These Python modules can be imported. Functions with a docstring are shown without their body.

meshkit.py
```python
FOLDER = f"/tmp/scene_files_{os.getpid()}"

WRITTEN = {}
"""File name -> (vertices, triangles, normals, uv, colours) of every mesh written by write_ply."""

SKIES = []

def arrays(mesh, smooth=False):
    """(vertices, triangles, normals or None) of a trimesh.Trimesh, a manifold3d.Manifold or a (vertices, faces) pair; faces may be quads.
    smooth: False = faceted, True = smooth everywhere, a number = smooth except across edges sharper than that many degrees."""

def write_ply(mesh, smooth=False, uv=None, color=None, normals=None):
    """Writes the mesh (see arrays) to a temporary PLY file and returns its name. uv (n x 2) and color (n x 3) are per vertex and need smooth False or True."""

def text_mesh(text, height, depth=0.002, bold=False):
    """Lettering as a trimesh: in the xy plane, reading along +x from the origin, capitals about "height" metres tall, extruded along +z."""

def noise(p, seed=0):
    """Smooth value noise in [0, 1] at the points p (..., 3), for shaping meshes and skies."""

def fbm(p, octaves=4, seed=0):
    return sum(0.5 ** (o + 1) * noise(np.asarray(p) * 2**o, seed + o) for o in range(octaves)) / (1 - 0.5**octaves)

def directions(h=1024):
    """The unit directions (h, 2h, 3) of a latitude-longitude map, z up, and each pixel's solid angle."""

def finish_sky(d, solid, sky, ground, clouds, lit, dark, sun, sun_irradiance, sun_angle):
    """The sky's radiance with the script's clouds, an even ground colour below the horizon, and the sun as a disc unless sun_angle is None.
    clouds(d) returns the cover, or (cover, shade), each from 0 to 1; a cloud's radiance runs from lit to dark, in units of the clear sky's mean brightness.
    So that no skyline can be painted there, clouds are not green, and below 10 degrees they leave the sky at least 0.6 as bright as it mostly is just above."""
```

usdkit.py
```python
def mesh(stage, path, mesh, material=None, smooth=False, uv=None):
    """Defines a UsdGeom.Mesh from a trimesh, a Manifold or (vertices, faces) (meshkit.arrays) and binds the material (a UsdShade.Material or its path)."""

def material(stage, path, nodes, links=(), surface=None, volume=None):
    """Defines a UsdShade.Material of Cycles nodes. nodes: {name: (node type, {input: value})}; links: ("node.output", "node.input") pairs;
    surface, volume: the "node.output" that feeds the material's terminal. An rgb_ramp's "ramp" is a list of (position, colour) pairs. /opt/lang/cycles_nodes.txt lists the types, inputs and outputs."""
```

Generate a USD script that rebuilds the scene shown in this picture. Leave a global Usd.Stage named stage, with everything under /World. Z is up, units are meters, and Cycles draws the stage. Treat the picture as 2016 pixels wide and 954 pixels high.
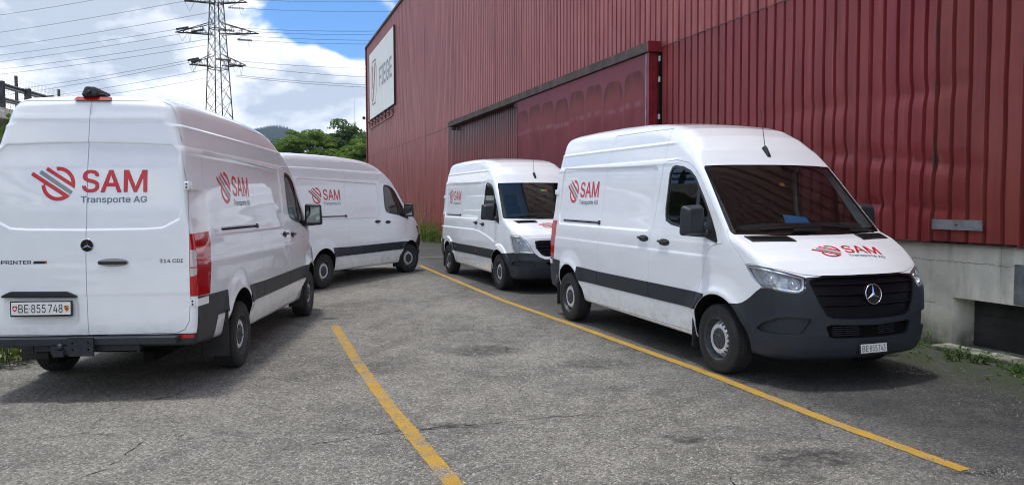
import math, random, numpy as np, trimesh, shapely, manifold3d as m3
import usdkit, meshkit
from shapely import affinity
from shapely.geometry import Polygon, box as sbox, LineString, Point
from shapely.ops import unary_union
from scipy.ndimage import map_coordinates, gaussian_filter, spline_filter
from scipy.interpolate import PchipInterpolator
from scipy.spatial import cKDTree
from pxr import Usd, UsdGeom, UsdShade, UsdLux, Sdf, Gf, Vt

random.seed(7); np.random.seed(7)
stage = Usd.Stage.CreateInMemory()
UsdGeom.SetStageUpAxis(stage, 'Z'); UsdGeom.SetStageMetersPerUnit(stage, 1.0)
UsdGeom.Xform.Define(stage, '/World'); UsdGeom.Scope.Define(stage, '/World/Looks')

# ------------------------------------------------------------------ camera
CAM_H, FPX, PITCH, ROLL = 1.7338, 1536.5, 0.05409, -0.00435
cam = UsdGeom.Camera.Define(stage, '/World/camera')
_fw = np.array([0, math.cos(PITCH), -math.sin(PITCH)]); _rt = np.array([1.0, 0, 0]); _up = np.cross(_rt, _fw)
_r2 = math.cos(ROLL) * _rt + math.sin(ROLL) * _up; _u2 = -math.sin(ROLL) * _rt + math.cos(ROLL) * _up
cam.AddTransformOp().Set(Gf.Matrix4d(*_r2, 0, *_u2, 0, *(-_fw), 0, 0, 0, CAM_H, 1))
cam.CreateHorizontalApertureAttr(36.0); cam.CreateVerticalApertureAttr(36.0 * 484 / 1024)
cam.CreateFocalLengthAttr(36.0 * FPX / 2016); cam.CreateClippingRangeAttr(Gf.Vec2f(0.05, 20000))
cam.CreateExposureAttr(0.80)

# ------------------------------------------------------------------ sky and sun
class Out(str):
    pass
class NG:
    """collects shader nodes; a value that is an Out is a link"""
    def __init__(s): s.nodes, s.links = {}, []
    def n(s, kind, out=None, **kw):
        name = 'n%d' % len(s.nodes); vals = {}
        for k, v in kw.items():
            if isinstance(v, Out): s.links.append((str(v), name + '.' + k))
            else: vals[k] = v
        s.nodes[name] = (kind, vals)
        first = {'noise_texture': 'fac', 'mix': 'color', 'math': 'value', 'map_range': 'result', 'rgb_ramp': 'color', 'principled_bsdf': 'BSDF', 'voronoi_texture': 'distance',
                 'bump': 'normal', 'mapping': 'vector', 'combine_xyz': 'vector', 'vector_math': 'vector', 'wave_texture': 'fac', 'mix_closure': 'closure', 'transparent_bsdf': 'BSDF',
                 'glossy_bsdf': 'BSDF', 'diffuse_bsdf': 'BSDF', 'translucent_bsdf': 'BSDF', 'fresnel': 'fac', 'white_noise_texture': 'value', 'sky_texture': 'color', 'background_shader': 'background',
                 'geometry': 'position', 'texture_coordinate': 'object', 'object_info': 'random', 'separate_xyz': 'x', 'clamp': 'result', 'principled_volume': 'volume', 'hsv': 'color'}
        return Out(name + '.' + (out or first.get(kind, 'color')))
    def o(s, ref, out): return Out(ref.split('.')[0] + '.' + out)
    def m(s, op, a, b=0.0, c=0.0, clamp=False): return s.n('math', math_type=op, value1=a, value2=b, value3=c, use_clamp=clamp)
    def ramp(s, x, a, b): return s.n('map_range', range_type='smoothstep', value=x, from_min=a, from_max=b, to_min=0.0, to_max=1.0, clamp=True)
    def mix(s, f, a, b, mode='mix'): return s.n('mix', mix_type=mode, fac=f, color1=a, color2=b)
    def make(s, name, surface=None, volume=None): return usdkit.material(stage, '/World/Looks/' + name, s.nodes, s.links, surface, volume)

SUN_AZ, SUN_EL = math.radians(292), math.radians(80)      # compass-like: atan2(x, y) of the direction towards the sun
SUN_DIR = np.array([math.sin(SUN_AZ) * math.cos(SUN_EL), math.cos(SUN_AZ) * math.cos(SUN_EL), math.sin(SUN_EL)])
sun = UsdLux.DistantLight.Define(stage, '/World/sun')
sun.CreateIntensityAttr(0.37); sun.CreateAngleAttr(6.0); sun.CreateNormalizeAttr(True); sun.CreateColorAttr(Gf.Vec3f(1.0, 0.96, 0.90))
_z = SUN_DIR; _x = np.cross([0, 0, 1.0], _z); _x /= np.linalg.norm(_x); _y = np.cross(_z, _x)
sun.AddTransformOp().Set(Gf.Matrix4d(*_x, 0, *_y, 0, *_z, 0, 0, 0, 60, 1))

def pix_dir(px, py):
    d = _fw + (px - 1008) / FPX * _r2 - (py - 477) / FPX * _u2
    return d / np.linalg.norm(d)

SKY_STRENGTH = 0.088
SKY_TINT = (0.38, 0.74, 1.16)
CLOUD_DARK, CLOUD_MID, CLOUD_LIT = (3.9, 4.4, 5.3), (7.5, 7.8, 8.4), (11.9, 11.6, 11.0)
def sky_material():
    g = NG()
    d = g.n('texture_coordinate', 'generated')
    sky = g.n('sky_texture', sky_type='single_scattering', sun_disc=False, sun_elevation=SUN_EL, sun_rotation=SUN_AZ, aerosol_density=1.0, air_density=1.0, ozone_density=1.5)
    xyz = g.n('separate_xyz', vector=d); dz = g.o(xyz, 'z')
    # flatter clouds towards the horizon: stretch by height
    def cover(off):
        v = g.n('mapping', vector=d, location=off, scale=(1.0, 1.0, 1.9))
        w = g.n('noise_texture', 'color', vector=v, scale=3.2, detail=2.0, roughness=0.5)
        v2 = g.n('vector_math', math_type='multiply_add', vector1=w, vector2=(0.10, 0.10, 0.10), vector3=v)
        n1 = g.n('noise_texture', vector=v2, scale=2.6, detail=9.0, roughness=0.56, lacunarity=2.1)
        return n1
    n0 = cover((0.0, 0.0, 0.0)); n1 = cover((0.012, 0.0, 0.045))
    # where the photograph shows clear blue and where a solid bank of cloud
    def blob(px, py, r, amp):
        c = pix_dir(px, py)
        dist = g.n('vector_math', 'value', math_type='distance', vector1=d, vector2=tuple(c))
        return g.m('multiply', g.ramp(dist, r, r * 0.25), amp)
    field = n0
    for px, py, r, a in [(650, 60, 0.085, -0.20), (545, 62, 0.075, -0.22), (335, 62, 0.06, -0.13), (700, 70, 0.06, -0.18), (640, 165, 0.13, 0.16), (560, 130, 0.06, 0.08), (480, 20, 0.10, 0.10), (80, 60, 0.22, 0.14), (250, 130, 0.12, 0.09), (640, 230, 0.12, 0.1), (330, 200, .15, .1)]:
        field = g.m('add', field, blob(px, py, r, a))
    cov = g.ramp(field, 0.445, 0.535)
    lowair = g.ramp(dz, 0.16, 0.02)
    cov = g.m('maximum', cov, g.m('multiply', lowair, 0.75))
    lit = g.m('add', 0.56, g.m('multiply', g.m('subtract', n0, n1), 7.5), clamp=True)
    thick = g.ramp(field, 0.56, 0.78)
    lit = g.m('subtract', lit, g.m('multiply', thick, 0.22), clamp=True)
    for px, py, r, a in [(230, 55, 0.11, 0.42), (50, 15, 0.11, 0.55), (330, 40, 0.07, 0.25), (560, 200, 0.09, 0.22)]:
        lit = g.m('subtract', lit, blob(px, py, r, a), clamp=True)
    ccol = g.n('rgb_ramp', fac=lit, ramp=[(0.0, CLOUD_DARK), (0.5, CLOUD_MID), (0.95, CLOUD_LIT), (1.0, CLOUD_LIT)])
    blue = g.mix(1.0, sky, SKY_TINT, 'multiply')
    col = g.mix(cov, blue, ccol)
    bg = g.n('background_shader', color=col, strength=SKY_STRENGTH)
    return g.make('sky', surface=str(bg))
dome = UsdLux.DomeLight.Define(stage, '/World/sky')
dome.GetPrim().SetCustomDataByKey('kind', 'structure'); dome.GetPrim().SetCustomDataByKey('label', 'bright summer sky with white and grey clouds and gaps of blue')
UsdShade.MaterialBindingAPI.Apply(dome.GetPrim()).Bind(sky_material())

# ------------------------------------------------------------------ helpers
_used = {}
def path_for(name, parent=None):
    base = (str(parent.GetPath()) if parent is not None else '/World') + '/' + name
    k = _used.get(base, 0); _used[base] = k + 1
    return base if k == 0 else '%s_%03d' % (base, k)
def tag(p, label=None, cat=None, group=None, kind=None):
    p = p if isinstance(p, Usd.Prim) else p.GetPrim()
    for k, v in (('label', label), ('category', cat), ('group', group), ('kind', kind)):
        if v: p.SetCustomDataByKey(k, v)
    return p
def put(name, mesh, material, parent=None, smooth=False):
    """one Mesh prim under parent (or /World); mesh: trimesh, Manifold, (v, f) or a ready (v, f, normals) triple"""
    path = path_for(name, parent)
    if isinstance(mesh, tuple) and len(mesh) == 3:
        v, f, n = mesh
        m = UsdGeom.Mesh.Define(stage, path)
        m.CreatePointsAttr(Vt.Vec3fArray.FromNumpy(np.ascontiguousarray(v, np.float32)))
        m.CreateFaceVertexCountsAttr(Vt.IntArray.FromNumpy(np.full(len(f), 3, np.int32)))
        m.CreateFaceVertexIndicesAttr(Vt.IntArray.FromNumpy(np.ascontiguousarray(f, np.int32).ravel()))
        m.CreateSubdivisionSchemeAttr('none')
        m.CreateNormalsAttr(Vt.Vec3fArray.FromNumpy(np.ascontiguousarray(n, np.float32))); m.SetNormalsInterpolation('vertex')
        UsdShade.MaterialBindingAPI.Apply(m.GetPrim()).Bind(material)
    else:
        m = usdkit.mesh(stage, path, mesh, material, smooth)
    return m.GetPrim()
def thing(name, label, cat, loc=(0, 0, 0), rz=0.0, group=None, parent=None):
    x = UsdGeom.Xform.Define(stage, path_for(name, parent)); x.AddTranslateOp().Set(Gf.Vec3d(*map(float, loc)))
    if rz: x.AddRotateZOp().Set(math.degrees(rz))
    return tag(x, label, cat, group)
cat_ = trimesh.util.concatenate
def T(m, x=0, y=0, z=0): m = m.copy(); m.apply_translation([x, y, z]); return m
def bx(x0, x1, y0, y1, z0, z1):
    m = trimesh.creation.box([x1 - x0, y1 - y0, z1 - z0]); m.apply_translation([(x0 + x1) / 2, (y0 + y1) / 2, (z0 + z1) / 2]); return m
def rbx(x0, x1, y0, y1, z0, z1, r=0.01, seg=8):
    """a box with rounded edges"""
    s = m3.Manifold.sphere(r, seg); c = []
    for x in (x0 + r, x1 - r):
        for y in (y0 + r, y1 - r):
            for z in (z0 + r, z1 - r): c.append(s.translate([x, y, z]))
    return tm(m3.Manifold.batch_hull(c))
def tm(m):
    me = m.to_mesh(); return trimesh.Trimesh(np.array(me.vert_properties[:, :3], float), np.array(me.tri_verts), process=False)
def mf(t):
    return m3.Manifold(m3.Mesh(np.asarray(t.vertices, np.float32), np.asarray(t.faces, np.uint32)))
def hull_pts(p): return trimesh.Trimesh(*(lambda h: (h.vertices, h.faces))(trimesh.convex.convex_hull(np.asarray(p, float))), process=False)
def bar(a, b, w, h=None, up=(0, 0, 1)):
    """a square bar from a to b"""
    a, b = np.asarray(a, float), np.asarray(b, float); h = h or w
    d = b - a; L = np.linalg.norm(d); d /= L
    u = np.asarray(up, float)
    if abs(d @ u) > 0.98: u = np.array([1.0, 0, 0])
    s = np.cross(d, u); s /= np.linalg.norm(s); t = np.cross(s, d)
    m = trimesh.creation.box([w, L, h]); M = np.eye(4); M[:3, 0], M[:3, 1], M[:3, 2], M[:3, 3] = s, d, t, (a + b) / 2
    m.apply_transform(M); return m
def tube(pts, r, n=8, cap=True):
    p = np.asarray(pts, float); t = np.gradient(p, axis=0); t /= np.linalg.norm(t, axis=1, keepdims=True) + 1e-12
    r = np.broadcast_to(r, (len(p),)); a0 = np.array([0, 0, 1.0]) if abs(t[0][2]) < 0.9 else np.array([1.0, 0, 0]); V = []
    a = np.cross(t[0], a0)
    for i in range(len(p)):
        a = a - t[i] * (a @ t[i]); a /= np.linalg.norm(a); b = np.cross(t[i], a); q = np.arange(n) * 2 * np.pi / n
        V.append(p[i] + r[i] * (np.cos(q)[:, None] * a + np.sin(q)[:, None] * b))
    V = np.vstack(V); F = []
    for i in range(len(p) - 1):
        for j in range(n):
            k = (j + 1) % n; F += [[i * n + j, i * n + k, (i + 1) * n + k], [i * n + j, (i + 1) * n + k, (i + 1) * n + j]]
    if cap:
        for j in range(1, n - 1): F += [[0, j + 1, j], [(len(p) - 1) * n, (len(p) - 1) * n + j, (len(p) - 1) * n + j + 1]]
    return trimesh.Trimesh(V, F, process=False)
def lathe(prof, n=48, axis='y', closed=False):
    """revolve (radius, along) pairs about an axis"""
    P = np.asarray(prof, float); q = np.arange(n) * 2 * np.pi / n; V = []
    for r, y in P: V.append(np.stack([r * np.cos(q), np.full(n, y), r * np.sin(q)], 1))
    V = np.vstack(V); F = []
    for i in range(len(P) if closed else len(P) - 1):
        i2 = (i + 1) % len(P)
        for j in range(n):
            k = (j + 1) % n; a, b, c, d = i * n + j, i * n + k, i2 * n + k, i2 * n + j
            F += [[a, c, b], [a, d, c]]
    m = trimesh.Trimesh(V, F, process=False)
    if axis == 'z': m.vertices = m.vertices[:, [0, 2, 1]] * [1, -1, 1]
    return m
def extr(poly, h):
    gs = [g for g in getattr(poly, 'geoms', [poly]) if g.area > 1e-9]
    return cat_([trimesh.creation.extrude_polygon(g, h, engine='earcut') for g in gs])
def in_plane(m, o, ex, ey):
    """move an xy mesh so that x, y run along ex, ey from o"""
    ex, ey = np.asarray(ex, float), np.asarray(ey, float); ez = np.cross(ex, ey)
    m = m.copy(); m.vertices = np.asarray(o) + m.vertices @ np.stack([ex, ey, ez]); return m
_tc = {}
def text2d(s, h, width=None, bold=False):
    """lettering as (v2, faces), capitals h tall, starting at the origin, squeezed to a width"""
    k = (s, bold)
    if k not in _tc: _tc[k] = meshkit.text_mesh(s, 1.0, 0.01, bold)
    m = _tc[k]; fn = m.face_normals[:, 2] > 0.5; f = m.faces[fn]
    u, inv = np.unique(f, return_inverse=True); v = m.vertices[u][:, :2].copy(); v[:, 0] -= v[:, 0].min()
    v *= h
    if width: v[:, 0] *= width / v[:, 0].max()
    return v, inv.reshape(-1, 3)
def poly2d(poly):
    V, F, n = [], [], 0
    for g in getattr(poly, 'geoms', [poly]):
        v, f = trimesh.creation.triangulate_polygon(g, engine='earcut'); V.append(v); F.append(f + n); n += len(v)
    return np.vstack(V), np.vstack(F)
def slab2d(v, f, o, ex, ey, depth=0.002):
    """flat lettering standing proud of a plane: (v, f) raised by depth along ex x ey"""
    ex, ey = np.asarray(ex, float), np.asarray(ey, float); ez = np.cross(ex, ey); ez /= np.linalg.norm(ez)
    P = np.asarray(o) + v[:, :1] * ex + v[:, 1:2] * ey + ez * depth
    return P, f
# ------------------------------------------------------------------ materials
def simple(name, col, rough=0.5, metal=0.0, coat=0.0, bump=0.0, bscale=80.0, var=0.0, vscale=6.0, spec=0.5):
    g = NG(); kw = dict(roughness=rough, metallic=metal, coat_weight=coat, coat_roughness=0.04, specular_ior_level=spec)
    pos = g.n('texture_coordinate')
    if var:
        nz = g.n('noise_texture', vector=pos, scale=vscale, detail=6.0, roughness=0.6)
        kw['base_color'] = g.mix(g.ramp(nz, 0.3, 0.7), tuple(c * (1 - var) for c in col), tuple(min(1, c * (1 + var)) for c in col))
    else: kw['base_color'] = tuple(col)
    if bump:
        nb = g.n('noise_texture', vector=pos, scale=bscale, detail=4.0)
        kw['normal'] = g.n('bump', height=nb, strength=bump, distance=0.01)
    return g.make(name, str(g.n('principled_bsdf', **kw)))
def paint_material():
    g = NG(); pos = g.n('texture_coordinate'); z = g.o(g.n('separate_xyz', vector=pos), 'z')
    nz = g.n('noise_texture', vector=pos, scale=9.0, detail=8.0, roughness=0.65)
    grime = g.m('multiply', g.ramp(z, 0.75, 0.28), g.ramp(nz, 0.38, 0.72))
    dust = g.n('noise_texture', vector=g.n('mapping', vector=pos, scale=(1.2, 1.2, 3.0)), scale=2.2, detail=6.0, roughness=0.6)
    base = g.mix(g.ramp(dust, 0.35, 0.75), (0.785, 0.82, 0.86), (0.755, 0.79, 0.83))
    base = g.mix(g.m('multiply', grime, 0.55), base, (0.42, 0.41, 0.38))
    wav = g.n('noise_texture', vector=pos, scale=2.6, detail=1.0)
    nor = g.n('bump', height=wav, strength=0.06, distance=0.03)
    return g.make('white_paint', str(g.n('principled_bsdf', base_color=base, roughness=0.32, coat_weight=1.0, coat_roughness=g.m('add', 0.008, g.m('multiply', g.ramp(dust, 0.4, 0.8), 0.035)), normal=nor, coat_normal=nor)))
def glass_material(name, tint, ior=1.5):
    g = NG(); fr = g.m('multiply', g.n('fresnel', IOR=ior), g.m('subtract', 1.0, g.n('geometry', 'backfacing')))
    return g.make(name, str(g.n('mix_closure', fac=fr, closure1=g.n('transparent_bsdf', color=tint), closure2=g.n('glossy_bsdf', color=(1, 1, 1), roughness=0.0))))
def red_lens():
    g = NG(); pos = g.n('texture_coordinate')
    wv = g.n('wave_texture', vector=pos, scale=16.0, wave_type='bands', bands_direction='z')
    return g.make('red_lens', str(g.n('principled_bsdf', base_color=g.mix(wv, (0.40, 0.004, 0.006), (0.33, 0.003, 0.005)), roughness=0.12, coat_weight=1.0, coat_roughness=0.02)))
M = {}
M['paint'] = paint_material()
M['trim'] = simple('dark_trim_plastic', (0.0125, 0.0165, 0.0235), 0.48, bump=0.10, bscale=350.0, var=0.12, vscale=5.0)
M['black'] = simple('black_plastic', (0.012, 0.012, 0.014), 0.42)
M['grille'] = simple('grille_black', (0.004, 0.004, 0.006), 0.35, spec=0.15)
M['gloss_black'] = simple('gloss_black', (0.008, 0.008, 0.010), 0.08)
M['matt_black'] = simple('matt_black', (0.006, 0.006, 0.006), 0.9, spec=0.1)
M['lining'] = simple('cab_lining', (0.030, 0.030, 0.033), 0.85)
M['seat'] = simple('seat_fabric', (0.022, 0.022, 0.025), 0.95, bump=0.2, bscale=300.0)
M['rubber'] = simple('tyre_rubber', (0.013, 0.013, 0.0145), 0.78, bump=0.15, bscale=220.0, var=0.35, vscale=9.0)
M['rim'] = simple('steel_wheel_silver', (0.66, 0.67, 0.69), 0.36, metal=0.35, var=0.15, vscale=14.0)
M['rim_dark'] = simple('wheel_inner_dark', (0.03, 0.03, 0.032), 0.7)
M['rim_barrel'] = simple('wheel_barrel_shaded', (.060, .064, .072), .5, metal=.3, var=.3, vscale=14.0)  # silver barrel darkened: wheel shade and dirt put into the colour
M['cap'] = simple('hub_cap_grey', (0.045, 0.048, 0.054), 0.5)
M['chrome'] = simple('chrome', (0.88, 0.88, 0.90), 0.07, metal=1.0)
M['steel'] = simple('galvanised_steel', (0.42, 0.44, 0.46), 0.45, metal=0.7, var=0.2, vscale=20.0)
M['glass'] = glass_material('window_glass', (0.64, 0.70, 0.70))
M['lamp_glass'] = glass_material('lamp_glass', (0.97, 0.98, 0.98))
M['mirror_glass'] = simple('mirror_glass', (0.30, 0.33, 0.32), 0.02, metal=1.0)
M['reflector'] = simple('lamp_reflector', (0.72, 0.74, 0.78), 0.16, metal=0.9)
M['lamp_grey'] = simple('lamp_housing', (0.42, 0.44, 0.47), 0.22, metal=0.35)
M['red_lens'] = red_lens()
M['white_lens'] = simple('white_lens', (0.50, 0.46, 0.46), 0.12, coat=1.0)
M['amber'] = simple('amber_marker', (0.55, 0.12, 0.02), 0.2)
M['white_plain'] = simple('white_plate', (0.74, 0.75, 0.74), 0.4)
M['ink'] = simple('black_ink', (0.012, 0.012, 0.014), 0.5)
M['red_vinyl'] = simple('red_vinyl', (0.50, 0.012, 0.020), 0.32, coat=0.4)
M['grey_vinyl'] = simple('grey_vinyl', (0.21, 0.24, 0.26), 0.35, coat=0.4)
M['slate_vinyl'] = simple('slate_vinyl', (0.13, 0.16, 0.20), 0.35, coat=0.4)
M['yellow'] = simple('yellow_enamel', (0.70, 0.42, 0.02), 0.4)
M['shield_red'] = simple('shield_red', (0.55, 0.015, 0.015), 0.4)
M['blue_paper'] = simple('blue_paper', (0.05, 0.27, 0.62), 0.6)
M['orange'] = simple('orange_sticker', (0.75, 0.16, 0.03), 0.5)
M['green'] = simple('green_sticker', (0.05, 0.45, 0.10), 0.5)
M['tow'] = simple('tow_bar_black', (0.014, 0.016, 0.024), 0.35, var=0.3, vscale=25.0)
# ------------------------------------------------------------------ van bodies: a rounded solid given by its distance field
def sstep(a, b, x):
    t = np.clip((x - a) / (b - a), 0, 1); return t * t * (3 - 2 * t)
class Grid2:
    """a 2-D field over (a, b), read with cubic interpolation"""
    def __init__(s, a0, a1, b0, b1, h, fn, sig=0):
        s.a0, s.b0, s.h = a0, b0, h
        A, B = np.meshgrid(np.arange(a0, a1, h), np.arange(b0, b1, h), indexing='ij'); g = fn(A, B)
        if sig: g = gaussian_filter(g, sig, mode='nearest')
        s.c = spline_filter(g, order=3)
    def __call__(s, a, b):
        return map_coordinates(s.c, [(a - s.a0) / s.h, (b - s.b0) / s.h], order=3, prefilter=False, mode='nearest')
def poly_sdf(pts, A, B):
    P = np.asarray(pts, float); q = np.vstack([P, P[:1]]); L = np.linalg.norm(np.diff(q, axis=0), axis=1)
    pp = np.concatenate([a + (b - a) * np.linspace(0, 1, max(2, int(l / .004)), endpoint=False)[:, None] for a, b, l in zip(q[:-1], q[1:], L)])
    d = cKDTree(pp).query(np.stack([A.ravel(), B.ravel()], 1), workers=-1)[0].reshape(A.shape)
    ins = shapely.contains_xy(Polygon(P), A.ravel(), B.ravel()).reshape(A.shape)
    return np.where(ins, -d, d)
def smax(a, b, r):
    h = np.clip(r - np.abs(a - b), 0, None) / r; return np.maximum(a, b) + h * h * r * .25
def rnd(pts, r):
    p = Polygon(pts).buffer(0); return p.buffer(-r).buffer(2 * r).buffer(-r)
def ring(poly): return np.array(poly.exterior.coords)[:-1]

SIL_REAR = [(-4.90, .40), (-4.925, .60), (-4.93, .9), (-4.925, 1.2), (-4.895, 1.6), (-4.85, 2.0), (-4.775, 2.40), (-4.735, 2.56), (-4.68, 2.62), (-4.58, 2.65), (-4.2, 2.667), (-3.4, 2.678), (-2.6, 2.675), (-2, 2.66), (-1.6, 2.632), (-1.3, 2.593), (-1.05, 2.538), (-.80, 2.43), (-.58, 2.27), (-.42, 2.10), (.29, 1.39), (.34, 1.375)]
SIL_LOW = [(1.015, .37), (.98, .295), (.9, .26), (.7, .25), (.5, .27), (-.3, .27), (-3.2, .30), (-4.2, .36)]
SIL_NEW = SIL_REAR + [(.45, 1.345), (.60, 1.275), (.75, 1.185), (.87, 1.095), (.945, 1.02), (.985, .94), (1.01, .83), (1.025, .68), (1.03, .5)] + SIL_LOW
SIL_OLD = SIL_REAR + [(.45, 1.345), (.60, 1.28), (.75, 1.20), (.87, 1.11), (.93, 1.03), (.955, .94), (.975, .80), (1.0, .70), (1.03, .62), (1.035, .48)] + SIL_LOW
ARCH = [(0, .355, .435), (-3.665, .355, .435)]
REAR_PANEL = [(-.775, 2.12), (-.71, 2.19), (-.3, 2.205), (0, 2.21), (.3, 2.205), (.71, 2.19), (.775, 2.12), (.80, 1.8), (.815, 1.62), (.79, 1.53), (.65, 1.455), (.5, 1.445), (0, 1.44), (-.5, 1.445), (-.65, 1.455), (-.79, 1.53), (-.815, 1.62), (-.80, 1.8)]
class Body:
    def __init__(s, old=False):
        s.old = old; s.cache = {}
        s.sil = Grid2(-5.6, 1.7, -.3, 3.2, .0125, lambda A, B: poly_sdf(SIL_OLD if old else SIL_NEW, A, B), 1.2)
        wz = PchipInterpolator([-.3, .25, .35, .45, .6, .8, 1.0, 1.15, 1.27, 1.40, 1.55, 1.75, 2.1, 2.35, 2.5, 2.7, 3.3], [.86, .915, .935, .96, .978, .985, .982, .978, .972, .952, .925, .900, .862, .818, .782, .72, .5])
        taper = PchipInterpolator([-5.6, -4.95, -4.6, -4, -3, -2, -.6, 0, .3, .5, .7, .85, 1.0, 1.2, 1.7], [-.08, -.055, -.036, -.02, -.004, 0, 0, -.004, -.022, -.05, -.095, -.14, -.20, -.30, -.5])
        rec = ring(Polygon([(-4.30, 1.36), (-1.42, 1.36), (-1.36, 2.105), (-4.32, 2.165), (-4.40, 2.0), (-4.40, 1.5)]).buffer(-.09).buffer(.09))
        def w(X, Z):
            g = wz(Z) + taper(X); bk = sstep(-.75, -1.15, X)
            g -= .015 * sstep(.010, -.010, poly_sdf(rec, X, Z))
            g -= .010 * sstep(2.168, 2.188, Z) * bk
            g += .006 * sstep(2.33, 2.362, Z) * bk - .014 * sstep(2.364, 2.382, Z) * bk
            g += .006 * np.exp(-((Z - 2.135) / .02) ** 2) * bk
            if old:
                zc = 1.10 + .055 * (X + 2.2) - .045 * (X + 2.2) ** 2 * 0.6; zc = np.where(X < -1.6, 1.13 + 0 * X, 1.13 - .075 * (X + 1.6) ** 2 - .05 * (X + 1.6))
                g -= .016 * sstep(zc - .018, zc + .018, Z) * sstep(1.9, 1.25, Z) * sstep(.5, .1, X)
            else:
                g -= .007 * sstep(1.14, 1.17, Z) * sstep(1.9, 1.2, Z) * sstep(.1, -.4, X)
            for ax, az, ar in ARCH:
                d = np.hypot(X - ax, Z - az)
                lip = .022 * np.exp(-((d - ar - .015) / .05) ** 2) + .012 * sstep(ar + .22, ar + .06, d)
                if old: lip = .030 * sstep(ar + .115, ar + .09, d)
                g += lip * sstep(.45, .6, Z) * (1 if ax < -1 else sstep(.75, .35, X))
            return g
        s.w = Grid2(-5.6, 1.7, -.3, 3.3, .009, w, .6)
        def r(Y, Z):
            q = .013 * sstep(.008, -.008, poly_sdf(REAR_PANEL, Y, Z)) - .007 * sstep(2.40, 2.425, Z) * sstep(.72, .60, np.abs(Y)) + .007 * sstep(2.43, 2.50, Z) * sstep(.72, .60, np.abs(Y))
            q += .005 * sstep(.874, .850, Z)
            return q + .010 * sstep(.012, -.012, poly_sdf(ring(rnd([(.08, .60), (.08, .85), (.71, .85), (.71, .60)], .06)), Y, Z))
        s.rear = Grid2(-1.3, 1.3, -.3, 3.3, .008, r, .6)
    def f(s, P):
        x, y, z = P[:, 0], P[:, 1], P[:, 2]; ay = np.abs(y); y2 = y * y
        kx = .17 * sstep(-1.6, -.5, x) * sstep(2.9, 2.2, z) + .10 * sstep(.5, .95, x) * sstep(1.35, 1.0, z) - .03 * sstep(-3.5, -4.8, x)
        kz = .055 * sstep(1.9, 2.6, z) + .05 * sstep(.1, .6, x) * sstep(.85, 1.1, z)
        a = s.sil(x + kx * y2, z + kz * y2); b = ay - s.w(x, z)
        rr = x < -4.5
        if rr.any(): a[rr] += s.rear(y[rr], z[rr]) * sstep(-4.55, -4.65, x[rr])
        r = .055 + .07 * sstep(2.0, 2.45, z) + .09 * sstep(2.1, 2.45, z) * sstep(-1.6, -.8, x) + .09 * sstep(.45, .9, x)
        return smax(a, b, r)
    def grad(s, P, f0=None, e=.002):
        f0 = s.f(P) if f0 is None else f0; g = np.empty_like(P)
        for k in range(3):
            Q = P.copy(); Q[:, k] += e; g[:, k] = (s.f(Q) - f0) / e
        return g
    def project(s, P, level=0, n=2):
        P = P.copy()
        for i in range(n):
            f0 = s.f(P); v = f0 - level; g = s.grad(P, f0); P -= np.clip(v / np.maximum((g * g).sum(1), .2), -.15, .15)[:, None] * g
        return P
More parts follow.
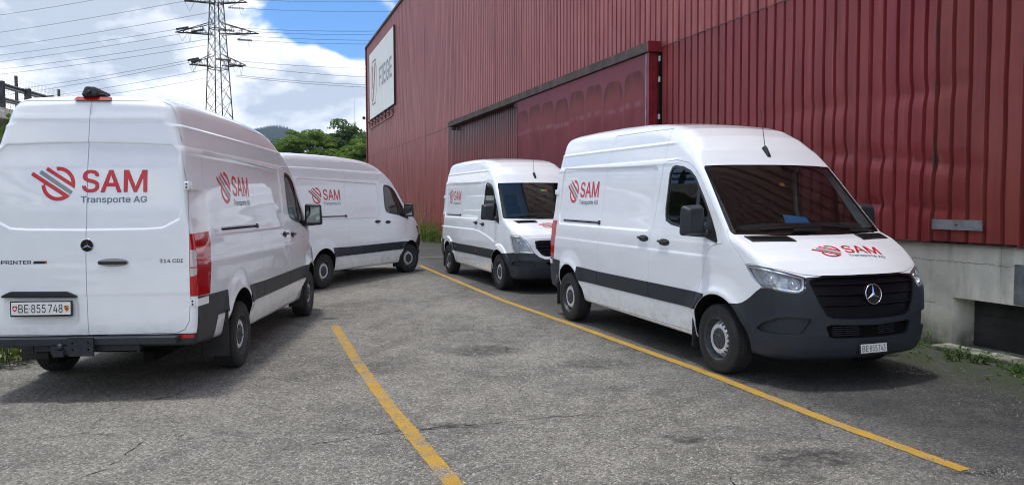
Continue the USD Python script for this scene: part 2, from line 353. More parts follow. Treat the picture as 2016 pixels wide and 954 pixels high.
    def base(s, edge, ref):
        h = .05; x0, y0, z0 = -5.3, -1.3, 0.0
        G = np.stack(np.meshgrid(np.arange(x0, 1.4, h), np.arange(y0, 1.3 + h / 2, h), np.arange(z0, 3.0, h), indexing='ij'), -1)
        F = s.f(G.reshape(-1, 3)).reshape(G.shape[:3]); L = F.tolist(); nx, ny, nz = F.shape
        def sd(x, y, z):
            i, j, k = (x - x0) / h, (y - y0) / h, (z - z0) / h; i0, j0, k0 = int(i), int(j), int(k)
            if i0 < 0 or j0 < 0 or k0 < 0 or i0 >= nx - 1 or j0 >= ny - 1 or k0 >= nz - 1: return -.5
            u, v, w = i - i0, j - j0, k - k0; A, B, C, D = L[i0][j0], L[i0][j0 + 1], L[i0 + 1][j0], L[i0 + 1][j0 + 1]
            c0 = (A[k0] * (1 - u) + C[k0] * u) * (1 - v) + (B[k0] * (1 - u) + D[k0] * u) * v
            c1 = (A[k0 + 1] * (1 - u) + C[k0 + 1] * u) * (1 - v) + (B[k0 + 1] * (1 - u) + D[k0 + 1] * u) * v
            return -(c0 * (1 - w) + c1 * w)
        m = m3.Manifold.level_set(sd, [-5.25, -1.2, .05, 1.3, 1.2, 2.9], edge, 0.0)
        if ref > 1: m = m.refine(ref)
        me = m.to_mesh(); v, f = np.array(me.vert_properties[:, :3], float), np.array(me.tri_verts)
        for k in range(2 if ref > 1 else 0): v, f = s.adapt(v, f)
        return s.project(v, 0.0, 3), f
    def adapt(s, v, f, ang=7.0, least=.013):
        """halves the edges along which the skin turns, so that creases and corners get a finer mesh"""
        v = s.project(v, 0.0, 2); g = s.grad(v); g /= np.linalg.norm(g, axis=1, keepdims=True) + 1e-20
        E = np.sort(np.vstack([f[:, [0, 1]], f[:, [1, 2]], f[:, [2, 0]]]), 1); u, inv = np.unique(E[:, 0].astype(np.int64) * len(v) + E[:, 1], return_inverse=True)
        a, b = u // len(v), u % len(v); gm = s.grad((v[a] + v[b]) / 2); gm /= np.linalg.norm(gm, axis=1, keepdims=True) + 1e-20; lim = math.cos(math.radians(ang))
        mark = (((g[a] * g[b]).sum(1) < lim) | ((g[a] * gm).sum(1) < lim) | ((g[b] * gm).sum(1) < lim)) & (np.linalg.norm(v[a] - v[b], axis=1) > least)
        idx = np.full(len(u), -1); idx[mark] = len(v) + np.arange(mark.sum()); v2 = np.vstack([v, (v[a[mark]] + v[b[mark]]) / 2])
        mid = idx[inv].reshape(3, -1).T; cnt = (mid >= 0).sum(1); out = [f[cnt == 0]]
        q = cnt == 3; A, B, C = f[q].T; x, y, z = mid[q].T; out += [np.c_[A, x, z], np.c_[x, B, y], np.c_[z, y, C], np.c_[x, y, z]]
        q = cnt == 1; F, Q = f[q], mid[q]; k = (Q >= 0).argmax(1); r = np.arange(len(F)); A, B, C, x = F[r, k], F[r, (k + 1) % 3], F[r, (k + 2) % 3], Q[r, k]; out += [np.c_[A, x, C], np.c_[x, B, C]]
        q = cnt == 2; F, Q = f[q], mid[q]; k = ((Q < 0).argmax(1) + 1) % 3; r = np.arange(len(F)); A, B, C, x, y = F[r, k], F[r, (k + 1) % 3], F[r, (k + 2) % 3], Q[r, k], Q[r, (k + 1) % 3]; out += [np.c_[x, B, y], np.c_[A, x, y], np.c_[A, y, C]]
        return v2, np.vstack(out)
    def level(s, l, fine=True):
        """the closed surface at distance l from the body's skin"""
        k = (round(l, 4), fine)
        if k not in s.cache:
            b = 'b%d' % fine
            if b not in s.cache: s.cache[b] = s.base(.06 if fine else .08, 2 if fine else 1)
            v, f = s.cache[b]; s.cache[k] = m3.Manifold(m3.Mesh((v if l == 0 and fine else s.project(v, l, 2 if fine else 4)).astype(np.float32), f.astype(np.uint32)))
        return s.cache[k]
    def dress(s, man, levels=(0.0,)):
        """(v, f, normals): the true normals of the skin where a face lies on one of the levels, flat ones elsewhere"""
        me = man.to_mesh(); v = np.array(me.vert_properties[:, :3], float); f = np.array(me.tri_verts)
        if len(f) == 0: return v, f, v
        d = s.f(v); on = np.min([np.abs(d - l) for l in levels], axis=0) < 1.6e-3
        fn = np.cross(v[f[:, 1]] - v[f[:, 0]], v[f[:, 2]] - v[f[:, 0]]); fn /= np.linalg.norm(fn, axis=1, keepdims=True) + 1e-20
        g = np.zeros_like(v); g[on] = s.grad(v[on], d[on]); g /= np.linalg.norm(g, axis=1, keepdims=True) + 1e-20
        dots = (fn[:, None] * g[f]).sum(2); good = on[f].all(1) & (np.abs(dots).min(1) > .55); sg = np.sign(dots.mean(1))
        out_v, out_n, out_f = [], [], np.zeros_like(f); n = 0
        for sign in (1, -1):
            q = good & (sg == sign); u, inv = np.unique(f[q], return_inverse=True)
            out_v.append(v[u]); out_n.append(g[u] * sign); out_f[q] = inv.reshape(-1, 3) + n; n += len(u)
        q = ~good; out_v.append(v[f[q]].reshape(-1, 3)); out_n.append(np.repeat(fn[q], 3, 0)); out_f[q] = np.arange(3 * q.sum()).reshape(-1, 3) + n
        return np.vstack(out_v), out_f, np.vstack(out_n)
    def shell(s, l0, l1, prism, fine=True): return (s.level(l0, fine) ^ prism) - s.level(l1, False)
    def on_side(s, x, z, side=-1, lift=0.0015):
        P = np.stack([x, np.full_like(x, side * .9), z], 1)
        for i in range(14):
            v = s.f(P) - lift; g = s.grad(P)[:, 1]; P[:, 1] -= np.clip(v / np.where(np.abs(g) < .2, .2 * side, g), -.1, .1)
        return P
    def on_rear(s, y, z, lift=0.0015):
        P = np.stack([np.full_like(y, -4.9), y, z], 1)
        for i in range(14):
            v = s.f(P) - lift; g = s.grad(P)[:, 0]; P[:, 0] -= np.clip(v / np.where(np.abs(g) < .2, -.2, g), -.1, .1)
        return P
    def on_top(s, x, y, lift=0.0015):
        P = np.stack([x, y, np.full_like(x, 1.25)], 1)
        for i in range(14):
            v = s.f(P) - lift; g = s.grad(P)[:, 2]; P[:, 2] -= np.clip(v / np.where(np.abs(g) < .2, .2, g), -.1, .1)
        return P
    def on_front(s, y, z, lift=0.0015):
        P = np.stack([np.full_like(y, .95), y, z], 1)
        for i in range(14):
            v = s.f(P) - lift; g = s.grad(P)[:, 0]; P[:, 0] -= np.clip(v / np.where(np.abs(g) < .2, .2, g), -.1, .1)
        return P
def cs(poly):
    poly = poly if hasattr(poly, 'geom_type') else Polygon(poly).buffer(0)
    rs = []
    for g in getattr(poly, 'geoms', [poly]): rs += [np.array(g.exterior.coords)[:-1]] + [np.array(r.coords)[:-1] for r in g.interiors]
    return m3.CrossSection(rs, m3.FillRule.EvenOdd)
def pry(poly, y0, y1): return m3.Manifold.extrude(cs(poly), y1 - y0).transform([[1, 0, 0, 0], [0, 0, -1, y1], [0, 1, 0, 0]])
def prx(poly, x0, x1): return m3.Manifold.extrude(cs(poly), x1 - x0).transform([[0, 0, 1, x0], [1, 0, 0, 0], [0, 1, 0, 0]])
def prz(poly, z0, z1): return m3.Manifold.extrude(cs(poly), z1 - z0).translate([0, 0, z0])
def both(pts): return [(-y, z) for y, z in reversed(pts)] + list(pts)     # half an outline with y > 0, mirrored
def flipy(poly): return affinity.scale(poly, -1, 1, origin=(0, 0))

WIN = rnd([(-1.075, 1.49), (-1.10, 1.54), (-1.115, 1.62), (-1.10, 2.02), (-1.055, 2.085), (-.99, 2.10), (-.82, 2.08), (-.68, 2.035), (-.57, 1.965), (-.37, 1.745), (-.09, 1.40), (-.03, 1.295), (-.52, 1.40), (-.95, 1.45)], .012)
DOOR = rnd([(-1.355, .335), (-1.36, .76), (-1.37, 1.27), (-1.31, 1.65), (-1.25, 2.08), (-1.20, 2.15), (-.98, 2.16), (-.74, 2.12), (-.62, 2.065), (-.48, 1.965), (-.26, 1.72), (.01, 1.40), (.06, 1.30), (-.10, 1.275), (-.20, 1.215), (-.235, 1.10), (-.255, .985), (-.33, .80), (-.42, .64), (-.47, .335)], .015)
SLIDER = rnd([(-2.735, .335), (-2.72, .8), (-2.72, 1.35), (-2.735, 1.7), (-2.70, 2.08), (-2.66, 2.2), (-2.64, 2.54), (-1.29, 2.53), (-1.25, 2.38), (-1.26, 2.12), (-1.315, 1.65), (-1.375, 1.27), (-1.365, .76), (-1.36, .335)], .012)
WSCREEN = rnd(both([(0, 2.095), (.5, 2.092), (.80, 2.082), (.822, 2.06), (.918, 1.42), (.912, 1.388), (.5, 1.375), (0, 1.372)]), .02)
RDOORS = rnd(both([(0, 2.59), (.60, 2.585), (.67, 2.55), (.71, 2.48), (.778, 2.23), (.842, 1.82), (.866, 1.50), (.876, 1.35), (.878, .85), (.862, .62), (.82, .545), (.75, .517), (0, .512)]), .02)
TAIL = rnd([(-5.1, .845), (-4.58, .832), (-4.54, 1.0), (-4.49, 1.22), (-4.46, 1.405), (-5.1, 1.39)], .01)
def emblem():
    """the striped round device: two red D-shapes and a grey bar, in the pixels of the lettering beside it (y up)"""
    def barp(a, b, t):
        return LineString([a, b]).buffer(t / 2, cap_style=2)
    P = lambda x, y: (x, -y)
    up = barp(P(278, 577), P(462, 694), 23); low = barp(P(186, 608), P(420, 757), 25); grey = barp(P(238, 597), P(437, 729), 25)
    c = Point(352, -672); ann = c.buffer(106, 48).difference(c.buffer(82, 48))
    def half(a, b, s):    # the side of the line a-b
        d = np.array(b, float) - a; d /= np.linalg.norm(d); n = np.array([-d[1], d[0]]) * s
        q = [np.array(a) - d * 500, np.array(b) + d * 500]; return Polygon([q[0], q[1], q[1] + n * 600, q[0] + n * 600])
    u = ann.intersection(half(P(278, 572), P(462, 689), 1)).difference(Polygon([P(200, 500), P(322, 500), P(345, 600), P(250, 640)]))
    l = ann.intersection(half(P(186, 612), P(420, 761), -1)).difference(Polygon([P(150, 560), P(238, 690), P(262, 676), P(255, 560)]))
    red = unary_union([up.intersection(c.buffer(106).union(sbox(-1000, -2000, 352, 2000))), low.intersection(c.buffer(106).union(sbox(-1000, -2000, 352, 2000))), u, l]).buffer(0)
    return red, grey
_RED, _GREY = emblem()
def logo_parts():
    """(material key, 2-D mesh) of the company lettering; x to the right, y up, origin at the left foot of the word, metres"""
    k = 0.00142; o = []
    tr = lambda p: affinity.affine_transform(p, [k, 0, 0, k, -500 * k, 722 * k])
    o.append(('red_vinyl', 'red_emblem', poly2d(tr(_RED)))); o.append(('grey_vinyl', 'grey_bar', poly2d(tr(_GREY))))
    v, f = text2d('SAM', 132 * k, 408 * k, True); o.append(('red_vinyl', 'company_name', (v, f)))
    v, f = text2d('Transporte AG', 37 * k, 412 * k, True); v = v + [-5 * k, -66 * k]; o.append(('slate_vinyl', 'company_line', (v, f)))
    return o
def fine2d(vf, size=.035):
    v, f = vf; v3 = np.c_[v, np.zeros(len(v))]; v3, f = trimesh.remesh.subdivide_to_size(v3, f, size); return v3[:, :2], f
def decal(name, vf, material, parent, fn, size=.035, label=None):
    """lettering laid on the skin: fn maps (u, v) to points"""
    v, f = fine2d(vf, size); P = fn(v[:, 0], v[:, 1])
    a, b, c = P[f[:, 0]], P[f[:, 1]], P[f[:, 2]]; n = np.cross(b - a, c - a); N = np.zeros_like(P)
    for k in range(3): np.add.at(N, f[:, k], n)
    N /= np.linalg.norm(N, axis=1, keepdims=True) + 1e-20
    p = put(name, (P, f, N), material, parent)
    if label: tag(p, label)
    return p

def star(r, d=.012):
    """a three-pointed star in a ring, in the xy plane facing +z"""
    ringm = trimesh.creation.torus(r - r * .055, r * .055, 48, 10)
    parts = [ringm]
    for k in range(3):
        a = math.pi / 2 + k * 2 * math.pi / 3; dx, dy = math.cos(a), math.sin(a); px, py = -dy, dx; w = r * .15
        tip = [dx * r * .95, dy * r * .95, 0]
        parts.append(hull_pts([tip, [px * w, py * w, 0], [-px * w, -py * w, 0], [0, 0, d], [-dx * w * .4, -dy * w * .4, 0]]))
    return cat_(parts)

def make_wheel_class():
    c = stage.CreateClassPrim('/World/wheel_class'); UsdGeom.Xform.Define(stage, '/World/wheel_class'); c = stage.GetPrimAtPath('/World/wheel_class'); c.SetSpecifier(Sdf.SpecifierClass)
    R = .346
    prof = [(.208, .105), (.218, .112), (.250, .118), (.285, .118), (.312, .112), (.328, .103), (.336, .094)]
    tread = []
    for y0 in (.088, .052, .016, -.020, -.056):
        tread += [(R - .003, y0), (R, y0 - .006), (R, y0 - .026), (R - .010, y0 - .028), (R - .010, y0 - .034)]
    prof += tread + [(.336, -.094), (.312, -.112), (.285, -.118), (.250, -.118), (.218, -.112), (.208, -.105)]
    def solid(p, n):
        m = lathe(p, n, closed=True)
        if m.volume < 0: m.invert()
        return mf(m)
    ty = solid(prof, 80)
    cuts = []
    for k in range(64):
        a = 2 * math.pi * k / 64
        for s in (1, -1):
            b = m3.Manifold.cube([.012, .034, .030], True).rotate([0, 0, 14 * s]).translate([0, s * .092, R + .004]); cuts.append(b.rotate([0, math.degrees(a) + (1.4 if s > 0 else 0), 0]))
    ty = ty - m3.Manifold.batch_boolean(cuts, m3.OpType.Add)
    put('tyre', tm(ty), M['rubber'], c, 35)
    # rim: flange, barrel, dished disc with a row of round holes
    disc = [(.1795, .040), (.172, .046), (.160, .066), (.146, .080), (.132, .086), (.118, .087), (.108, .082), (.100, .066), (.06, .062), (0.0005, .062), (0.0005, .050), (.10, .052), (.118, .076), (.146, .068), (.168, .034), (.1795, .028)]
    barrel = [(.214, .103), (.216, .110), (.210, .112), (.203, .106), (.200, .090), (.190, .050), (.180, .036), (.180, .028), (.192, .024), (.196, -.06), (.205, -.10), (.212, -.10), (.206, -.05), (.207, .06)]
    rmm = solid(disc, 72); h = []
    for k in range(18):
        h.append(m3.Manifold.cylinder(.12, .0150, .0150, 14, True).rotate([90, 0, 0]).translate([0, .06, .154]).rotate([0, k * 20, 0]))
    rmm = rmm - m3.Manifold.batch_boolean(h, m3.OpType.Add)
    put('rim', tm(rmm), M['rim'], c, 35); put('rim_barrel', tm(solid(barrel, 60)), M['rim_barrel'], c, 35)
    put('brake_disc', lathe([(.0005, .02), (.185, .02), (.192, .01), (.192, -.09), (.0005, -.09)], 40), M['rim_dark'], c, 40)
    cap = [lathe([(.0005, .098), (.03, .099), (.046, .097), (.05, .092), (.060, .090), (.092, .088), (.100, .084), (.104, .074), (.104, .064)], 40)]
    for k in range(6):
        a = k * math.pi / 3 + .3; cap.append(T(trimesh.creation.cylinder(.011, .02, sections=6, transform=trimesh.transformations.rotation_matrix(math.pi / 2, [1, 0, 0])), .076 * math.cos(a), .086, .076 * math.sin(a)))
    cap.append(in_plane(star(.034, .004), [0, .1005, 0], [-1, 0, 0], [0, 0, 1]))
    put('hub_cap', cat_(cap), M['cap'], c, 40)
make_wheel_class()

def add_wheel(parent, x, side, steer=0.0):
    x_ = UsdGeom.Xform.Define(stage, path_for('wheel', parent)); x_.AddTranslateOp().Set(Gf.Vec3d(x, side * .872, .345))
    x_.AddRotateZOp().Set((0 if side > 0 else 180) + steer); x_.GetPrim().GetReferences().AddInternalReference('/World/wheel_class')

def half(side): return m3.Manifold.cube([9, 2, 4], False).translate([-6, 0 if side > 0 else -2, -.2])
GAP = .005

def build_van(c, old):
    """all body parts of one kind of van under the class prim c"""
    b = Body(old); L = b.level; outer, inner = L(0.0), L(-.035, False)
    shell = outer - inner
    put_ = lambda name, man, mat, parent=c, lv=(0.0, -.035): put(name, b.dress(man, lv), mat, parent)
    arches = m3.Manifold()
    for ax, az, ar in ARCH:
        for s in (-1, 1):
            w = m3.Manifold.cylinder(.46, ar, ar, 72, True).rotate([90, 0, 0]).translate([ax, s * .84, az]); arches = arches + w + m3.Manifold.cube([2 * (ar - .03), .46, .5], True).translate([ax, s * .84, .10])
    if old:
        hl = rnd([(-1.1, 1.072), (-.93, 1.072), (-.80, 1.076), (-.715, .998), (-.575, .760), (-.60, .748), (-.86, .768), (-1.1, .80)], .012)
        hl_side = Polygon([(.50, 1.09), (.55, .92), (.60, .80), (.66, .74), (1.3, .70), (1.3, 1.2), (.50, 1.2)])
        grl = rnd(both([(0, 1.0), (.46, .995), (.555, .985), (.56, .95), (.548, .85), (.46, .73), (.40, .70), (.2, .69), (0, .688)]), .02)
        bump_side = Polygon([(.22, .10), (.22, .725), (.40, .74), (.52, .75), (.64, .765), (1.4, .765), (1.4, .10)])
        bump_front = rnd(both([(0, .645), (.40, .65), (.50, .69), (.585, .765), (1.2, .765), (1.2, .10), (0, .10)]), .015)
        hood = Polygon([(.08, 1.41), (.18, 1.34), (.30, 1.24), (.43, 1.13), (.50, 1.085), (.75, 1.085), (.83, 1.015), (1.3, 1.012), (1.3, 1.7), (.15, 1.7)])
    else:
        hl = rnd([(-1.1, 1.118), (-.948, 1.116), (-.91, 1.112), (-.826, 1.087), (-.72, 1.055), (-.615, 1.022), (-.635, .95), (-.655, .905), (-.70, .880), (-.78, .888), (-.855, .902), (-.91, .914), (-1.1, .914)], .012)
        hl_side = Polygon([(.385, 1.13), (.42, 1.07), (.475, 1.0), (.53, .95), (.60, .905), (.66, .85), (1.3, .85), (1.3, 1.3), (.385, 1.3)])
        grl = rnd(both([(0, 1.04), (.44, 1.036), (.56, 1.015), (.605, .985), (.60, .94), (.545, .79), (.48, .68), (.42, .655), (.25, .645), (0, .642)]), .025)
        bump_side = Polygon([(.22, .10), (.22, .728), (.32, .735), (.375, .752), (.43, .785), (.483, .825), (.54, .875), (.60, .918), (.66, .912), (.70, .93), (.70, 1.05), (1.4, 1.05), (1.4, .10)])
        bump_front = rnd(both([(0, 1.034), (.45, 1.031), (.55, 1.024), (.64, 1.018), (.67, .93), (.92, .93), (1.2, .93), (1.2, .10), (0, .10)]), .012)
        hood = Polygon([(.08, 1.41), (.18, 1.305), (.29, 1.22), (.385, 1.122), (.52, 1.118), (.69, 1.09), (.80, 1.045), (.85, 1.032), (1.3, 1.036), (1.3, 1.7), (.15, 1.7)])
    hl2 = unary_union([hl, flipy(hl)])
    P_ws = prx(WSCREEN, -1.0, .7) ^ m3.Manifold.cube([1.8, 2.4, 1.0], False).translate([-1.05, -1.2, 1.25])
    P_win = pry(WIN, -1.3, 1.3); P_door = pry(DOOR, -1.3, 1.3); P_sl = pry(SLIDER, -1.3, -.3)
    P_rd = prx(RDOORS, -5.2, -4.2); P_tail = pry(TAIL, -1.3, 1.3) - prx(sbox(-.879, 0, .879, 3), -5.3, -4)
    P_hl = prx(hl2, .3, 1.3) ^ pry(hl_side, -1.3, 1.3)
    P_gr = prx(grl, .6, 1.3); front_zone = m3.Manifold.cube([1.3, 3, 3], False).translate([.2, -1.5, 0])
    P_bump = (pry(bump_side, -1.4, 1.4) ^ prx(bump_front, .1, 1.5)) - P_hl - P_gr - arches
    P_hood = pry(hood, -1.3, 1.3) - P_ws - P_gr
    rb = Polygon([(-5.3, .05), (-5.3, .508), (-4.86, .508), (-4.86, .835), (-4.60, .824), (-4.09, .815), (-4.09, .60), (-4.37, .60), (-4.46, .33), (-4.52, .05)])
    P_rb = (pry(rb, -1.4, 1.4) - prx(RDOORS.buffer(.004), -5.4, -4.2) - P_tail) - arches
    # body: everything that is not another part
    grow = lambda poly, d: poly.buffer(d)
    body = shell - arches - P_ws - P_hl - P_gr - P_bump - P_tail - P_rb
    body = body - pry(grow(DOOR, GAP), -1.3, 1.3) - pry(grow(SLIDER, GAP), -1.3, -.3) - prx(grow(RDOORS, GAP), -5.2, -4.2)
    hood_m = (shell ^ pry(hood.buffer(-GAP), -1.3, 1.3)) - P_ws - P_gr - P_hl - P_bump
    body = body - P_hood
    cabin = put_('body', body, M['paint'])
    put_('hood', hood_m, M['paint'])
    # doors
    for s in (-1, 1):
        d = (shell ^ P_door ^ half(s)) - P_win
        dp = put_('front_door', d, M['paint'])
        put_('window_glass', (L(-.007) - L(-.012)) ^ pry(WIN.buffer(.012), -1.3, 1.3) ^ half(s), M['glass'], dp, (-.007, -.012))
        seal = WIN.difference(WIN.buffer(-.020)).union(WIN.intersection(Polygon([(-.505, 1.2), (-.455, 1.2), (-.455, 2.1), (-.505, 2.1)])))
        put_('window_seal', (L(.0015) - L(-.014)) ^ pry(seal.buffer(.004).intersection(WIN.buffer(.006)), -1.3, 1.3) ^ half(s), M['black'], dp, (.0015,))
        put_('mirror_base', (L(.006) - L(-.014)) ^ pry(WIN.buffer(.004).intersection(Polygon([(-.27, 1.0), (-.27, 1.70), (.2, 1.4), (.2, 1.0)])), -1.3, 1.3) ^ half(s), M['black'], dp, (.006,))
        handle(b, -1.06, 1.247, s, dp)
    sl = put_('sliding_door', shell ^ P_sl, M['paint'])
    handle(b, -1.53, 1.268, -1, sl)
    for s in (-1, 1):
        poly = RDOORS.intersection(sbox(-2, 0, -.003, 4) if s < 0 else sbox(.003, 0, 2, 4))
        rd = put_('rear_door', shell ^ prx(poly, -5.2, -4.2), M['paint'])
        if s < 0:   # handle in a dished cup
            cup = affinity.scale(Point(-.232, 1.150).buffer(1, 32), .132, .036)
            v, f = poly2d(cup); decal('handle_cup', (v, f), M['lamp_grey'], rd, lambda u, w: b.on_rear(u, w, .001), .03)
            xh = float(b.on_rear(np.array([-.23]), np.array([1.15]))[0, 0])
            put('handle', rbx(xh - .030, xh - .008, -.355, -.11, 1.135, 1.165, .009), M['black'], rd, 40)
    # glass and frit of the windscreen
    ws = put_('windscreen', (L(-.004) - L(-.010)) ^ P_ws, M['glass'], c, (-.004, -.010))
    fr = WSCREEN.buffer(.004).difference(rnd(both([(0, 2.06), (.782, 2.048), (.868, 1.43), (0, 1.42)]), .03))
    put_('screen_border', (L(-.011) - L(-.016)) ^ prx(fr, -1.0, .7) ^ m3.Manifold.cube([1.8, 2.4, 1.0], False).translate([-1.05, -1.2, 1.25]), M['matt_black'], ws, (-.011,))
    # lamps
    for s in (-1, 1):
        h = put_('headlight', (L(0.0) - L(-.004)) ^ P_hl ^ half(s), M['lamp_glass'], c, (0.0, -.004))
        big = prx(hl2.buffer(.075), .3, 1.3)
        put_('lamp_housing', ((L(-.045, False) - L(-.075, False)) ^ big ^ pry(hl_side.buffer(.05), -1.3, 1.3)) ^ half(s), M['lamp_grey'], h, (-.05,))
        bowls = [(-.86, 1.005, .062), (-.725, .965, .055)] if not old else [(-.80, .93, .062), (-.68, .85, .045)]
        for by, bz, br in bowls:
            p = b.on_front(np.array([by]), np.array([bz]), -.028)[0]; n = b.grad(p[None])[0]; n = n / np.linalg.norm(n) * .7 + np.array([.3, 0, 0]); n /= np.linalg.norm(n)
            prof = [(br, .0), (br * .97, .004), (br * .9, -.008), (br * .7, -.024), (br * .4, -.036), (.0005, -.040)]
            q = lathe(prof, 28); ex = np.cross(n, [0, 0, 1.0]); ex /= np.linalg.norm(ex)
            q.vertices = q.vertices[:, [0, 2, 1]]; q = in_plane(q, p, ex, np.cross(n, ex)); bulb = trimesh.creation.icosphere(2, br * .28); bulb.apply_translation(p - n * .012)
            q = cat_([q, bulb])
            if s > 0: q.vertices[:, 1] *= -1
            put('reflector_bowl', q, M['reflector'], h, 50)
        rimv = hl.buffer(-.012).difference(hl.buffer(-.026)); rimv = rimv if s < 0 else flipy(rimv)
        put_('lamp_bezel', (L(-.010) - L(-.020)) ^ prx(rimv, .3, 1.3) ^ pry(hl_side.buffer(-.012), -1.3, 1.3), M['reflector'], h, (-.010,))
        t = put_('tail_lamp', (L(.002) - L(-.035, False)) ^ P_tail ^ half(s), M['red_lens'], c, (.002,))
        wl = Polygon([(-5, 1.10), (-5, 1.255), (-4.86, 1.25), (-4.845, 1.20), (-4.87, 1.10)]).union(Polygon([(-5, 1.09), (-4.87, 1.09), (-4.86, 1.04), (-5, .97)]))
        wl2 = Polygon([(-.93, 0), (-.93, 3), (.93, 3), (.93, 0)])
        put_('reversing_lamp', ((L(.004) - L(-.01)) ^ pry(wl, -1.3, 1.3) ^ prx(wl2, -5.3, -4) ^ half(s)) - prx(sbox(-.884, 0, .884, 3), -5.3, -4), M['white_lens'], t, (.004,))
    # front bumper with its recesses
    inter = rnd(both([(0, .585), (.44, .60), (.49, .585), (.455, .49), (.40, .475), (0, .470)]), .015)
    if old: inter = rnd(both([(0, .60), (.34, .605), (.40, .59), (.34, .52), (0, .515)]), .02)
    fog = rnd([(-.92, .535), (-.905, .60), (-.87, .655), (-.80, .672), (-.60, .655), (-.655, .58), (-.70, .517), (-.90, .505)], .02)
    if old: fog = rnd([(-.92, .55), (-.90, .60), (-.84, .625), (-.62, .60), (-.55, .52), (-.62, .505), (-.90, .515)], .02)
    fogs = unary_union([fog, flipy(fog)])
    bm = ((L(.003) - inner) ^ P_bump) - prx(inter, .6, 1.4) - ((L(.02, False) - L(-.022)) ^ prx(fogs, .3, 1.3))
    bp = put_('front_bumper', bm, M['trim'], c, (.003, -.022))
    put_('lower_intake', ((L(-.05, False) - L(-.06, False)) ^ prx(inter.buffer(.03), .6, 1.3)), M['matt_black'], bp, (-.05,))
    for y0, y1 in (() if old else ((-.40, -.13), (.08, .30))):
        for k in range(5):
            put_('intake_mesh', (L(-.034) - L(-.05, False)) ^ prx(sbox(y0, .492 + k * .019, y1, .499 + k * .019).difference(sbox(y0 + .10, 0, y0 + .11, 1)), .6, 1.3), M['trim'], bp, (-.034,))
    put_('number_plate_mount', (L(.014) - L(-.01)) ^ prx(sbox(-.16, .315, .16, .43), .6, 1.3), M['black'], bp, (.014,))
    put_('tow_eye_cover', (L(.006) - L(-.01)) ^ prx(sbox(-.335, .335, -.315, .425), .6, 1.3), M['trim'], bp, (.006,))
    # grille: black back wall, wide slats, star
    gp = put_('grille', (L(-.050, False) - L(-.062, False)) ^ prx(grl.buffer(.03), .6, 1.3), M['matt_black'], c, (-.05,))
    for z0, z1 in ([(.955, 1.05), (.862, .944), (.768, .851), (.640, .757)] if not old else [(.925, 1.0), (.865, .905), (.80, .845), (.735, .78)]):
        fs = grl.intersection(sbox(-1, z0, 1, z1)); fl = grl.intersection(sbox(-1, z0, 1, z0 + .016))
        put_('grille_slat', (L(-.020) - L(-.050, False)) ^ prx(fs, .6, 1.3), M['grille'], gp, (-.020,))
        put_('slat_lip', (L(-.008) - L(-.030)) ^ prx(fl, .6, 1.3), M['grille'], gp, (-.008,))
    surround = grl.difference(grl.buffer(-.018))
    put_('grille_surround', (L(.001) - L(-.045, False)) ^ prx(surround, .6, 1.3), M['grille'] if not old else M['trim'], gp, (.001,))
    zs = .866 if not old else .85; ps = b.on_front(np.array([0.0]), np.array([zs]), .004)[0]; tilt = math.radians(-9)
    ex, ey = [0, 1.0, 0], [math.sin(tilt), 0, math.cos(tilt)]
    put('star_backing', in_plane(trimesh.creation.cylinder(.092, .03, sections=48), ps - [.012, 0, 0], ex, ey), M['gloss_black'], gp, 40)
    put('star', in_plane(star(.095), ps + [.008, 0, 0], ex, ey), M['chrome'], gp, 40)
    # side band, black, in pieces
    def band(x0, x1, z0=.592, z1=.772, s=-1, par=c, clip=None):
        z1b = .79
        p = Polygon([(x0, z0), (x1, z0), (x1, z1), (x0, z1 + (.0 if x1 > -2 else .012))])
        if clip is not None: p = p.intersection(clip)
        return put_('side_band', ((L(.010) - L(-.004)) ^ pry(p, -1.3, 1.3) ^ half(s)) - arches, M['trim'], par, (.010,))
    band(-3.36, -2.726, s=-1); band(-2.716, -1.369, s=-1, par=sl)
    band(-1.358, -.36, s=-1, clip=DOOR.buffer(-.004), par=stage.GetPrimAtPath(str(c.GetPath()) + '/front_door'))
    band(-3.36, -1.369, s=1); band(-1.358, -.36, s=1, clip=DOOR.buffer(-.004), par=stage.GetPrimAtPath(str(c.GetPath()) + '/front_door_001'))
    for s in (-1, 1):
        fb = sbox(-.47, .592, -.2, .772).difference(DOOR.buffer(.004)).difference(Point(0, .355).buffer(.437, 48))
        fb = max(getattr(fb, 'geoms', [fb]), key=lambda q: q.area)
        put_('fender_band', (L(.010) - L(-.004)) ^ pry(fb, -1.3, 1.3) ^ half(s), M['trim'], c, (.010,))
    # rear bumper
    rbp = put_('rear_bumper', ((L(.008) - inner) ^ P_rb), M['trim'], c, (.008,))
    put_('bumper_reflector', ((L(.012) - L(-.004)) ^ prx(sbox(-.90, .468, -.705, .500), -5.3, -4.4)), M['red_lens'], rbp, (.012,))
    put_('bumper_reflector', ((L(.012) - L(-.004)) ^ prx(sbox(.705, .468, .90, .500), -5.3, -4.4)), M['red_lens'], rbp, (.012,))
    put('step', rbx(-5.0, -4.80, -.78, .78, .430, .500, .012), M['trim'], rbp, 40)
    # the rail of the sliding door, its lower edge, wheel arch linings, mud flaps
    rl = np.linspace(-4.05, -2.76, 30); pts = b.on_side(rl, 1.408 + .012 * (rl + 4.05) / 1.3 * 0, -1, .004)
    rail_poly = Polygon([(-4.05, 1.395), (-2.755, 1.395), (-2.755, 1.432), (-4.05, 1.432)])
    rp = put_('door_rail', (L(.004) - L(-.006)) ^ pry(rail_poly, -1.3, -.3), M['steel'], c, (.004,))
    put_('rail_slot', (L(.006) - L(-.006)) ^ pry(Polygon([(-4.05, 1.404), (-2.765, 1.404), (-2.765, 1.419), (-4.05, 1.419)]), -1.3, -.3), M['matt_black'], rp, (.006,))
